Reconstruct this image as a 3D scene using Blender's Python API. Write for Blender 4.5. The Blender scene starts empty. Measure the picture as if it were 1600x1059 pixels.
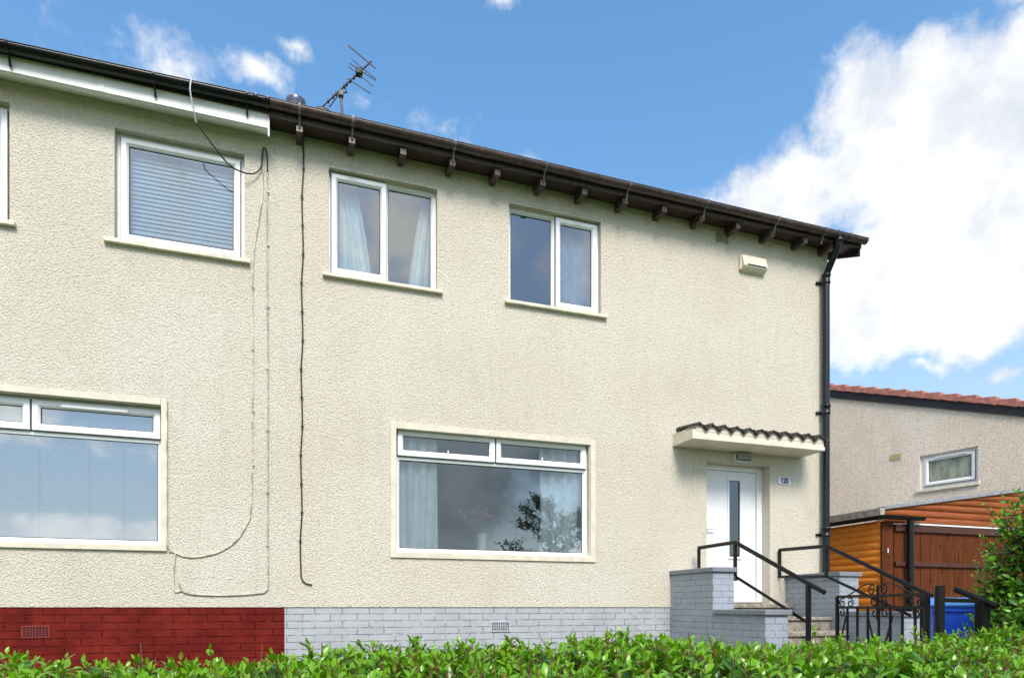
import bpy, math, random
import numpy as np
from mathutils import Vector, Matrix
R = math.radians
random.seed(7); rng = np.random.default_rng(7)
S = bpy.context.scene
COL = S.collection

# ------------------------------------------------------------------ camera
cd = bpy.data.cameras.new('camera'); cam = bpy.data.objects.new('camera', cd); COL.objects.link(cam)
cam.location = (0, -8, 1.0)
cam.rotation_euler = (R(90), 0, -math.atan(350 / 1033))
cd.sensor_width = 36; cd.lens = 1033 / 1600 * 36; cd.shift_y = (948 - 529.5) / 1600
cd.clip_start = .05; cd.clip_end = 2000
S.camera = cam

# ------------------------------------------------------------------ exposure
S.view_settings.view_transform = 'Standard'; S.view_settings.look = 'None'
S.view_settings.exposure = 0.5; S.view_settings.gamma = 1

# ------------------------------------------------------------------ node helper
class NT:
    def __init__(s, tree): s.t = tree; s.n = tree.nodes; s.l = tree.links
    def node(s, kind, **kw):
        n = s.n.new(kind)
        for k, v in kw.items(): setattr(n, k, v)
        return n
    def put(s, inp, v):
        if hasattr(v, 'is_output') or isinstance(v, bpy.types.NodeSocket): s.l.new(v, inp)
        elif v is not None: inp.default_value = v
    def math(s, op, a, b=None, c=None, clamp=False):
        n = s.node('ShaderNodeMath', operation=op, use_clamp=clamp)
        s.put(n.inputs[0], a)
        if b is not None: s.put(n.inputs[1], b)
        if c is not None: s.put(n.inputs[2], c)
        return n.outputs[0]
    def vec(s, op, a, b=None):
        n = s.node('ShaderNodeVectorMath', operation=op)
        s.put(n.inputs[0], a)
        if b is not None: s.put(n.inputs[1], b)
        return n.outputs['Value'] if op == 'LENGTH' else n.outputs[0]
    def noise(s, vec, scale, detail=4, rough=.55, col=False, dist=0):
        n = s.node('ShaderNodeTexNoise'); n.inputs['Scale'].default_value = scale
        n.inputs['Detail'].default_value = detail; n.inputs['Roughness'].default_value = rough
        n.inputs['Distortion'].default_value = dist
        s.put(n.inputs['Vector'], vec)
        return n.outputs['Color'] if col else n.outputs[0]
    def ramp(s, f, stops):
        n = s.node('ShaderNodeValToRGB'); e = n.color_ramp.elements
        while len(e) < len(stops): e.new(.5)
        for el, (p, c) in zip(e, stops):
            el.position = p; el.color = tuple(c) + (1,) if len(c) == 3 else c
        s.put(n.inputs[0], f); return n.outputs[0]
    def mix(s, f, a, b, mode='MIX'):
        n = s.node('ShaderNodeMix', data_type='RGBA', blend_type=mode)
        s.put(n.inputs[0], f)
        for i, v in ((6, a), (7, b)):
            if isinstance(v, (tuple, list)): v = tuple(v) + ((1,) if len(v) == 3 else ())
            s.put(n.inputs[i], v)
        return n.outputs[2]
    def smooth(s, x, lo, hi):
        n = s.node('ShaderNodeMapRange', interpolation_type='SMOOTHSTEP')
        s.put(n.inputs[0], x); n.inputs[1].default_value = lo; n.inputs[2].default_value = hi
        return n.outputs[0]
    def comb(s, x, y, z=0.0):
        n = s.node('ShaderNodeCombineXYZ'); s.put(n.inputs[0], x); s.put(n.inputs[1], y); s.put(n.inputs[2], z)
        return n.outputs[0]

# ------------------------------------------------------------------ world: Nishita sky with procedural clouds
SUN_AZ, SUN_EL = 187.0, 46.0           # azimuth clockwise from +Y
W = bpy.data.worlds.new('World'); S.world = W; W.use_nodes = True
w = NT(W.node_tree); w.n.clear()
out = w.node('ShaderNodeOutputWorld'); bg = w.node('ShaderNodeBackground')
sky = w.node('ShaderNodeTexSky', sky_type='NISHITA'); sky.sun_disc = False
sky.sun_elevation = R(SUN_EL); sky.sun_rotation = R(SUN_AZ); sky.air_density = 1.0; sky.dust_density = .6; sky.ozone_density = 1.6
tc = w.node('ShaderNodeTexCoord').outputs['Generated']
sep = w.node('ShaderNodeSeparateXYZ'); w.put(sep.inputs[0], tc)
az = w.math('DEGREES', w.math('ARCTAN2', sep.outputs[0], sep.outputs[1]))
el = w.math('DEGREES', w.math('ARCSINE', sep.outputs[2]))
dis = w.noise(tc, 9, 5, .6, col=True)
ds = w.node('ShaderNodeSeparateXYZ'); w.put(ds.inputs[0], dis)
az2 = w.math('ADD', az, w.math('MULTIPLY', w.math('SUBTRACT', ds.outputs[0], .5), 6.0))
el2 = w.math('ADD', el, w.math('MULTIPLY', w.math('SUBTRACT', ds.outputs[1], .5), 4.0))
P = w.comb(az2, el2, 0.0)
def field(blobs):
    f = None
    for a, e, ra, re, amp in blobs:
        v = w.vec('MULTIPLY', w.vec('SUBTRACT', P, (a, e, 0)), (1 / ra, 1 / re, 0))
        g = w.math('MULTIPLY', w.math('SUBTRACT', 1.0, w.vec('LENGTH', v)), amp)
        f = g if f is None else w.math('MAXIMUM', f, g)
    return f
white = [(53, 30.0, 9, 6.0, 1.5), (60, 28.5, 9, 7.0, 1.5), (46.5, 32.0, 5.5, 5.2, 1.2), (51, 34.3, 3.5, 2.2, .9), (40.5, 30, 5, 4.2, 1.2), (34.5, 28.5, 6, 3.2, 1.1),
         (53, 19.6, 9, 2.4, 1.0), (50, 24, 12, 4.2, 1.4), (60, 24, 8, 4, 1.2), (52, 20.6, 8, 2.3, 1.0), (60, 20.5, 6, 2.2, 1.0), (44, 22, 5, 3.4, 1.1), (51.3, 17.4, 1.6, .8, .6), (55.6, 15.8, 1.4, .6, .5),
         (58, 37.5, 3, 2, .7),
         (-2.8, 37.3, 2.6, 1.7, .72), (.6, 39.0, 1.8, 1.0, .5), (-10.8, 36.4, 5.2, 2.2, .36), (13.2, 35.7, 2.8, 1.4, .26), (6.7, 36.8, 2.6, 1.4, .2),
         (17.4, 42.6, 1.8, .5, .4), (20, 34.4, 2.4, 1.2, .3),
         (-163, 5.0, 10, 2.2, 1.1), (-161, 12.5, 6, 2.4, .8), (-173, 12, 5, 2, .6), (-150, 9, 8, 4, .9), (-172, 30, 10, 6, .55), (170, 29, 11, 8, .9),
         (155, 27.5, 5, 3.2, .9), (151, 5, 7, 4, 1.1), (-100, 45, 40, 14, 1.3), (-70, 38, 18, 9, .9), (100, 24, 30, 9, 1.2), (-100, 22, 35, 10, 1.1), (-60, 14, 22, 5, .8), (140, 50, 24, 12, 1.2), (-140, 55, 30, 10, 1.1), (0, 72, 90, 10, .8)]  # broad side and overhead clouds, out of view, are added as neutral fill
dark = [(168, 11, 10, 9, 1.6), (159, 14.5, 9, 5, 1.2), (167, 3, 9, 2.2, .8), (179, 14, 6, 6, .8)]
fb = w.noise(tc, 14, 8, .62)
fb2 = w.noise(tc, 5, 5, .55)
fbm = w.math('SUBTRACT', w.math('ADD', w.math('MULTIPLY', fb, 1.0), w.math('MULTIPLY', fb2, .8)), .9)
dw = w.smooth(w.math('ADD', field(white), w.math('MULTIPLY', fbm, 1.6)), -.02, .62)
dd = w.smooth(w.math('ADD', field(dark), w.math('MULTIPLY', fbm, .9)), .0, .6)
shade = w.smooth(w.noise(w.vec('ADD', tc, (.03, .01, .05)), 5.5, 7, .58), .36, .60)
SKYK = 1.0
hsv = w.node('ShaderNodeHueSaturation'); hsv.inputs['Saturation'].default_value = 1.17; hsv.inputs['Hue'].default_value = .492; hsv.inputs['Value'].default_value = 2.0
w.put(hsv.inputs['Color'], sky.outputs[0])
skyc = w.mix(1.0, hsv.outputs[0], w.ramp(w.math('DIVIDE', el, 45.0), [(0, (.66, .58, .56)), (.45, (.96, .90, .88)), (.8, (1, 1, 1))]), 'MULTIPLY')
skyc = w.mix(w.math('MULTIPLY', w.smooth(el, 34, 8), .38), skyc, (5.4, 6.3, 7.0))
ccol = w.mix(shade, (5.3, 5.7, 6.4), (8.4, 8.3, 8.1))
back = w.smooth(sep.outputs[1], -.1, -.6)      # clouds on the sun's side of the sky are brighter
ccol = w.mix(back, ccol, w.mix(1.0, ccol, (1.9, 1.85, 1.8), 'MULTIPLY'))
darkc = w.mix(shade, (2.0, 2.5, 2.8), (4.0, 4.5, 4.9))
c1 = w.mix(dw, skyc, ccol)
c2 = w.mix(dd, c1, darkc)
w.put(bg.inputs[0], c2); bg.inputs[1].default_value = .1
w.l.new(bg.outputs[0], out.inputs[0])

# ------------------------------------------------------------------ sun
sd = bpy.data.lights.new('sun', 'SUN'); sun = bpy.data.objects.new('sun', sd); COL.objects.link(sun)
sd.energy = 3.0; sd.angle = R(22); sd.color = (1, .92, .82)
sv = Vector((math.sin(R(SUN_AZ)) * math.cos(R(SUN_EL)), math.cos(R(SUN_AZ)) * math.cos(R(SUN_EL)), math.sin(R(SUN_EL))))
sun.rotation_euler = sv.to_track_quat('Z', 'Y').to_euler(); sun.location = (0, -20, 30)

# ------------------------------------------------------------------ materials
def mat(name, fn):
    m = bpy.data.materials.new(name); m.use_nodes = True; t = NT(m.node_tree); t.n.clear()
    o = t.node('ShaderNodeOutputMaterial'); sh = fn(t); t.l.new(sh, o.inputs[0]); return m
def pbsdf(t, col, rough=.6, metal=0, bump=None, bdist=.01, bstr=1.0, spec=.5, coat=0):
    b = t.node('ShaderNodeBsdfPrincipled')
    if isinstance(col, (tuple, list)): col = tuple(col) + (1,)
    t.put(b.inputs['Base Color'], col); t.put(b.inputs['Roughness'], rough); b.inputs['Metallic'].default_value = metal
    b.inputs['Specular IOR Level'].default_value = spec; b.inputs['Coat Weight'].default_value = coat
    if bump is not None:
        n = t.node('ShaderNodeBump'); n.inputs['Strength'].default_value = bstr; n.inputs['Distance'].default_value = bdist
        t.put(n.inputs['Height'], bump); t.l.new(n.outputs[0], b.inputs['Normal'])
    return b.outputs[0]
def geo(t): return t.node('ShaderNodeNewGeometry').outputs['Position']
def obc(t): return t.node('ShaderNodeTexCoord').outputs['Object']

def roughcast(c_lo, c_hi, speck, dark=.55, scale=1.2):
    def f(t):
        p = geo(t)
        n1 = t.noise(p, 42 * scale, 4, .62, dist=.5)
        n2 = t.noise(t.vec('MULTIPLY', p, (.6, .6, 1.0)), 85 * scale, 3, .6)
        v = t.node('ShaderNodeTexVoronoi', feature='F1'); v.inputs['Scale'].default_value = 58 * scale; t.put(v.inputs['Vector'], p)
        h = t.math('ADD', t.math('MULTIPLY', n1, 1.1), t.math('ADD', t.math('MULTIPLY', n2, .6), t.math('MULTIPLY', v.outputs['Distance'], -.55)))
        big = t.noise(p, .55, 5, .6); med = t.noise(t.vec('MULTIPLY', p, (1, 1, .35)), 2.6, 5, .65)
        col = t.mix(t.smooth(big, .35, .65), c_lo, c_hi)
        col = t.mix(t.math('MULTIPLY', t.smooth(med, .5, .75), .20), col, (.42, .38, .27))
        stk = t.noise(t.vec('MULTIPLY', p, (5, 5, .35)), 1.6, 5, .6)
        col = t.mix(t.math('MULTIPLY', t.smooth(stk, .54, .74), .13), col, (.38, .35, .25))
        # low spots of the height take the speck colour
        pit = t.smooth(h, .62, .42)
        col = t.mix(t.math('MULTIPLY', pit, dark), col, speck)
        sp = t.smooth(t.noise(p, 17, 2, .5), .74, .80)
        col = t.mix(t.math('MULTIPLY', sp, .5), col, (.2, .16, .1))
        return pbsdf(t, col, .92, bump=h, bdist=.020, bstr=.80, spec=.15)
    return f
def soffit_dirt(fn_in, zt): return fn_in
M = {}
M['render'] = mat('cream roughcast', roughcast((.685, .63, .515), (.73, .685, .585), (.42, .37, .28), .40))
M['render_left'] = mat('cream roughcast of the left house', roughcast((.68, .635, .525), (.725, .69, .595), (.42, .37, .29), .40))
M['harl'] = mat('pinkish roughcast', roughcast((.88, .75, .62), (.92, .82, .70), (.38, .29, .21), .5, 1.0))
def painted_brick(c1, c2, mortar, bw=.31, rh=.0815, zoff=0.0, rough=.62, dist=.012, spec=.3):
    def f(t):
        p = geo(t); s = t.node('ShaderNodeSeparateXYZ'); t.put(s.inputs[0], p)
        wob = t.noise(p, 9, 3, .5, col=True)
        q = t.comb(t.math('ADD', s.outputs[0], s.outputs[1]), t.math('SUBTRACT', s.outputs[2], zoff))
        q = t.vec('ADD', q, t.vec('MULTIPLY', t.vec('SUBTRACT', wob, (.5, .5, .5)), (.02, .012, 0)))
        b = t.node('ShaderNodeTexBrick'); t.put(b.inputs['Vector'], q)
        b.inputs['Scale'].default_value = 1; b.inputs['Mortar Size'].default_value = .0055; b.inputs['Mortar Smooth'].default_value = .6
        b.inputs['Brick Width'].default_value = bw; b.inputs['Row Height'].default_value = rh; b.offset = .45
        b.inputs['Color1'].default_value = (0, 0, 0, 1); b.inputs['Color2'].default_value = (1, 1, 1, 1)
        fac = b.outputs['Fac']
        n = t.noise(p, 38, 4, .6); n2 = t.noise(p, 3, 4, .6)
        edge = t.smooth(t.noise(p, 14, 3, .6), .30, .62)
        h = t.math('SUBTRACT', t.math('MULTIPLY', n, .35), t.math('MULTIPLY', fac, edge))
        col = t.mix(t.smooth(n2, .3, .7), c1, c2)
        col = t.mix(t.math('MULTIPLY', t.math('MULTIPLY', fac, edge), .75), col, mortar)
        return pbsdf(t, col, rough, bump=h, bdist=dist, bstr=1, spec=spec)
    return f
M['brick_grey'] = mat('pale grey painted brick', painted_brick((.35, .365, .39), (.42, .435, .46), (.18, .19, .21), zoff=.022))
M['brick_red'] = mat('dark red painted brick', painted_brick((.095, .008, .006), (.17, .016, .011), (.035, .004, .003), bw=.34, zoff=.022, spec=.08))
M['brick_step'] = mat('blue grey painted brick', painted_brick((.29, .325, .375), (.35, .385, .435), (.21, .235, .27), bw=.24, rh=.078, zoff=.03, dist=.008))
M['cap'] = mat('dark grey painted coping', lambda t: pbsdf(t, t.mix(t.noise(geo(t), 8), (.17, .19, .22), (.24, .26, .29)), .55, bump=t.noise(geo(t), 40), bdist=.004))
def stone(t):
    p = geo(t); n = t.noise(p, 11, 6, .7); m = t.noise(p, 60, 4, .6)
    c = t.ramp(n, [(.3, (.10, .085, .06)), (.5, (.28, .25, .20)), (.68, (.42, .38, .31))])
    c = t.mix(t.math('MULTIPLY', t.smooth(t.noise(p, 6, 4, .6), .52, .66), .7), c, (.07, .08, .04))
    return pbsdf(t, c, .9, bump=t.math('ADD', n, t.math('MULTIPLY', m, .5)), bdist=.012)
M['stone'] = mat('weathered step stone', stone)
def simple(name, col, rough=.5, metal=0, var=.08, sc=12, bd=0, spec=.5, coat=0):
    def f(t):
        p = geo(t); n = t.noise(p, sc, 5, .6)
        lo = tuple(c * (1 - var * 1.6) for c in col); hi = tuple(min(1, c * (1 + var)) for c in col)
        c = t.mix(t.smooth(n, .3, .7), lo, hi)
        rr = t.math('ADD', t.math('MULTIPLY', t.noise(p, sc * 2.3, 3, .5), .18), rough - .09)
        return pbsdf(t, c, rr, metal, bump=t.noise(p, sc * 8, 3, .6) if bd else None, bdist=bd, spec=spec, coat=coat)
    return mat(name, f)
M['upvc'] = simple('white upvc', (.80, .81, .82), .32, var=.03)
M['white_door'] = simple('white door skin', (.80, .81, .82), .4, var=.025, sc=6)
M['sill'] = simple('cream painted sill', (.72, .67, .55), .7, var=.12, sc=9, bd=.004)
M['trim'] = simple('cream painted smooth surround', (.66, .61, .49), .65, var=.07, sc=7, bd=.002)
M['canopy'] = simple('cream painted canopy', (.70, .645, .52), .6, var=.07, sc=5, bd=.001)
M['fascia_white'] = simple('white fascia board', (.80, .80, .77), .4, var=.06, sc=5)
M['gut_black'] = simple('black plastic gutter', (.006, .007, .009), .26, var=.3, sc=14, spec=.35)
M['gut_brown'] = simple('brown plastic gutter', (.060, .041, .038), .38, var=.3, sc=14)
M['brown_wood'] = simple('dark brown painted timber', (.045, .026, .022), .5, var=.3, sc=20, bd=.002)
M['tail'] = simple('brown gloss painted rafter', (.075, .045, .04), .35, var=.35, sc=20)
M['pipe'] = simple('black painted iron pipe', (.007, .010, .015), .33, spec=.4, var=.35, sc=16, bd=.0015)
M['iron'] = simple('black painted iron', (.006, .006, .006), .36, var=.3, sc=30, bd=.001, spec=.3)
M['seal_and_gap'] = simple('black rubber seal', (.012, .012, .013), .6)
M['void'] = simple('painted dark for unlit depth', (.01, .009, .008), .9)  # shade as a colour, for vent holes and behind the door glass
M['roof'] = simple('brown concrete tile', (.055, .038, .032), .8, var=.3, sc=9, bd=.01)
M['pan'] = simple('dark brown pantile', (.050, .040, .034), .75, var=.45, sc=25, bd=.004)
M['redtile'] = simple('red concrete tile', (.44, .17, .13), .75, var=.2, sc=12, bd=.004)
M['black_board'] = simple('black painted board', (.016, .017, .022), .6, var=.3)
M['alarm'] = simple('cream plastic alarm cover', (.70, .66, .52), .4, var=.04)
M['vent'] = simple('painted clay airbrick', (.50, .46, .36), .7, var=.15, bd=.002)
M['vent_grey'] = simple('grey painted airbrick', (.50, .52, .56), .6, var=.08)
M['vent_red'] = simple('red painted airbrick', (.20, .02, .015), .6, var=.1)
M['white_plate'] = simple('white enamel plate', (.75, .78, .80), .3, var=.03)
M['navy'] = simple('dark blue lettering', (.012, .03, .07), .4)
M['alu'] = simple('grey cast aluminium', (.58, .59, .57), .45, metal=.0, var=.1)
M['lens'] = simple('ribbed glass lens', (.10, .11, .11), .2, var=.2, sc=30)
M['steel'] = simple('dull steel', (.10, .095, .09), .5, metal=.3, var=.3, sc=40)
M['cable_black'] = simple('black cable', (.018, .014, .012), .6)
M['cable_white'] = simple('white cable', (.55, .58, .60), .5)
M['cable_grey'] = simple('grey painted cable', (.44, .43, .38), .6, var=.25, sc=9)
M['cable_cream'] = simple('cream painted cable', (.58, .54, .42), .7, var=.3, sc=9)
M['curtain'] = simple('white net curtain', (.88, .90, .88), .9, var=.05)
M['curtain_blue'] = simple('pale blue curtain', (.22, .42, .66), .9, var=.12)
M['blind'] = simple('white venetian blind', (.78, .82, .82), .5, var=.03)
M['plaster'] = simple('pale interior plaster', (.80, .81, .80), .9, var=.03)
M['floor'] = simple('interior carpet', (.20, .18, .16), .95)
M['bin_blue'] = simple('blue plastic bin', (.012, .10, .72), .38, var=.1, sc=20, bd=.0008)
M['bin_lid'] = simple('lighter blue plastic lid', (.05, .20, .55), .4, var=.1)
M['bin_black'] = simple('black plastic bin', (.012, .014, .018), .4, var=.2)
M['pale_stone'] = simple('pale flat roof edge', (.38, .34, .28), .8, var=.2, bd=.003)
M['lead'] = simple('grey lead flashing', (.26, .28, .31), .6, var=.15)
M['clay'] = simple('terracotta chimney pot', (.07, .06, .06), .5, var=.3)
M['potblue'] = simple('dull glazed metal cowl', (.12, .14, .20), .35, metal=.4, var=.3)
M['yellow_vent'] = simple('tan vent cover', (.48, .37, .20), .7, var=.1)
M['petal'] = simple('pink petals', (.55, .22, .34), .8, var=.3, sc=60)
M['stemgreen'] = simple('green stems', (.10, .25, .06), .7)
def wood(c_lo, c_hi, dark, axis, knot=.5):
    def f(t):
        p = geo(t)
        k = (1, 1, 14) if axis == 'h' else (14, 14, 1)
        g = t.noise(t.vec('MULTIPLY', p, k), 2.2, 6, .65, dist=.8)
        n = t.noise(p, 1.3, 4, .6)
        c = t.mix(t.smooth(g, .32, .68), c_lo, c_hi)
        v = t.node('ShaderNodeTexVoronoi', feature='F1'); v.inputs['Scale'].default_value = 5.5
        t.put(v.inputs['Vector'], t.vec('MULTIPLY', p, (.8, .8, 1.4) if axis == 'h' else (1.4, 1.4, .7)))
        kn = t.smooth(v.outputs['Distance'], .17, .05)
        c = t.mix(t.math('MULTIPLY', kn, knot), c, dark)
        c = t.mix(t.math('MULTIPLY', t.smooth(n, .5, .75), .35), c, dark)
        return pbsdf(t, c, .5, bump=g, bdist=.004, spec=.35)
    return f
M['log_orange'] = mat('orange stained log lap', wood((.93, .25, .02), (.98, .38, .05), (.50, .15, .02), 'h'))
M['log_brown'] = mat('red brown stained log lap', wood((.20, .050, .012), (.34, .095, .02), (.10, .025, .01), 'h'))
def plank_mat(t):
    ri = t.node('ShaderNodeNewGeometry').outputs['Random Per Island']
    p = geo(t); g = t.noise(t.vec('MULTIPLY', p, (16, 16, 1.2)), 2.0, 6, .68, dist=1.0)
    c = t.mix(t.smooth(g, .3, .7), (.050, .014, .004), (.15, .044, .009))
    c = t.mix(t.math('MULTIPLY', ri, .5), c, (.11, .026, .012))
    kn = t.noise(t.vec('MULTIPLY', p, (2, 2, 1)), 4.5, 3, .5)
    c = t.mix(t.math('MULTIPLY', t.smooth(kn, .6, .75), .8), c, (.022, .007, .004))
    return pbsdf(t, c, .62, bump=g, bdist=.004, spec=.15)
M['plank'] = mat('brown stained planks', plank_mat)
M['rail_wood'] = simple('dark stained timber rail', (.07, .022, .014), .55, var=.3, sc=18, bd=.002)
def glass(tint, refl, rough=0.0):
    def f(t):
        tr = t.node('ShaderNodeBsdfTransparent'); tr.inputs[0].default_value = tint + (1,)
        gl = t.node('ShaderNodeBsdfGlossy'); gl.inputs[0].default_value = (.88, .95, 1, 1); gl.inputs['Roughness'].default_value = rough
        n = t.node('ShaderNodeBump'); n.inputs['Strength'].default_value = .12; n.inputs['Distance'].default_value = .004
        t.put(n.inputs['Height'], t.noise(geo(t), 1.6, 2, .5)); t.l.new(n.outputs[0], gl.inputs['Normal'])
        fr = t.node('ShaderNodeFresnel'); fr.inputs[0].default_value = 1.5
        fac = t.math('ADD', t.math('MULTIPLY', fr.outputs[0], 1.3), refl, clamp=True)
        mx = t.node('ShaderNodeMixShader'); t.put(mx.inputs[0], fac)
        t.l.new(tr.outputs[0], mx.inputs[1]); t.l.new(gl.outputs[0], mx.inputs[2])
        return mx.outputs[0]
    return f
M['glass'] = mat('window glass', glass((.84, .96, 1.0), .13))
M['glass_big'] = mat('coated window glass', glass((.86, .94, .97), .22))
M['glass_bright'] = mat('strongly reflecting window glass', glass((.58, .66, .74), .27))
M['glass_obscure'] = mat('obscure glass', lambda t: pbsdf(t, t.mix(t.smooth(t.noise(t.vec('MULTIPLY', geo(t), (3, 3, 1)), 3, 4, .6), .35, .65), (.18, .21, .16), (.33, .36, .30)), .3))
M['glass_door'] = mat('door glass', glass((.10, .13, .15), .10, .02))
M['vase'] = mat('pale glass vase', lambda t: pbsdf(t, (.55, .66, .60), .1, spec=.6))
def leafmat(young, mid, old, shoot, trans=.25):
    def f(t):
        g = t.node('ShaderNodeNewGeometry'); ri = g.outputs['Random Per Island']
        at = t.node('ShaderNodeAttribute', attribute_name='age'); age = at.outputs['Fac']
        c = t.ramp(ri, [(0, old), (.5, mid), (1, young)])
        c = t.mix(t.smooth(age, .55, 1.0), c, young)
        c = t.mix(t.math('MULTIPLY', t.smooth(t.math('MULTIPLY', age, ri), .80, .95), .7), c, shoot)
        u = t.node('ShaderNodeAttribute', attribute_name='rib'); rib = u.outputs['Fac']
        c = t.mix(t.math('MULTIPLY', t.smooth(rib, .25, .0), .35), c, tuple(x * 1.5 for x in young))
        c = t.mix(t.math('MULTIPLY', t.smooth(t.noise(geo(t), 30, 3, .6), .62, .72), .25), c, (.16, .13, .03))
        b = t.node('ShaderNodeBsdfPrincipled'); t.put(b.inputs['Base Color'], c); b.inputs['Roughness'].default_value = .27
        b.inputs['Specular IOR Level'].default_value = .5
        tr = t.node('ShaderNodeBsdfTranslucent'); t.put(tr.inputs[0], t.mix(.5, c, tuple(x * 1.5 for x in young)))
        mx = t.node('ShaderNodeMixShader'); mx.inputs[0].default_value = trans
        t.l.new(b.outputs[0], mx.inputs[1]); t.l.new(tr.outputs[0], mx.inputs[2]); return mx.outputs[0]
    return f
M['leaf'] = mat('bright hedge leaf', leafmat((.16, .37, .010), (.034, .125, .005), (.007, .042, .004), (.20, .11, .03)))
M['leaf_dark'] = mat('shrub leaf', leafmat((.17, .42, .02), (.06, .20, .015), (.016, .065, .010), (.14, .12, .03), .2))
M['leaf_tree'] = mat('deep green tree leaf', leafmat((.030, .07, .012), (.018, .045, .010), (.010, .028, .008), (.05, .05, .02), .15))
M['twig'] = simple('reddish brown twig', (.16, .05, .02), .7, var=.3, sc=30)
M['bark'] = simple('tree bark', (.07, .055, .04), .9, var=.3, bd=.01)
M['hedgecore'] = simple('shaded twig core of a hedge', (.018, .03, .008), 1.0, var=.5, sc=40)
def grass_m(t):
    p = geo(t); n = t.noise(p, 3, 6, .7); m = t.noise(p, 60, 3, .6)
    return pbsdf(t, t.mix(n, (.05, .09, .02), (.09, .15, .035)), .95, bump=m, bdist=.03, spec=.1)
M['grass'] = mat('lawn', grass_m)
M['paving'] = simple('grey concrete paving', (.24, .23, .21), .85, var=.2, sc=5, bd=.004)

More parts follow.
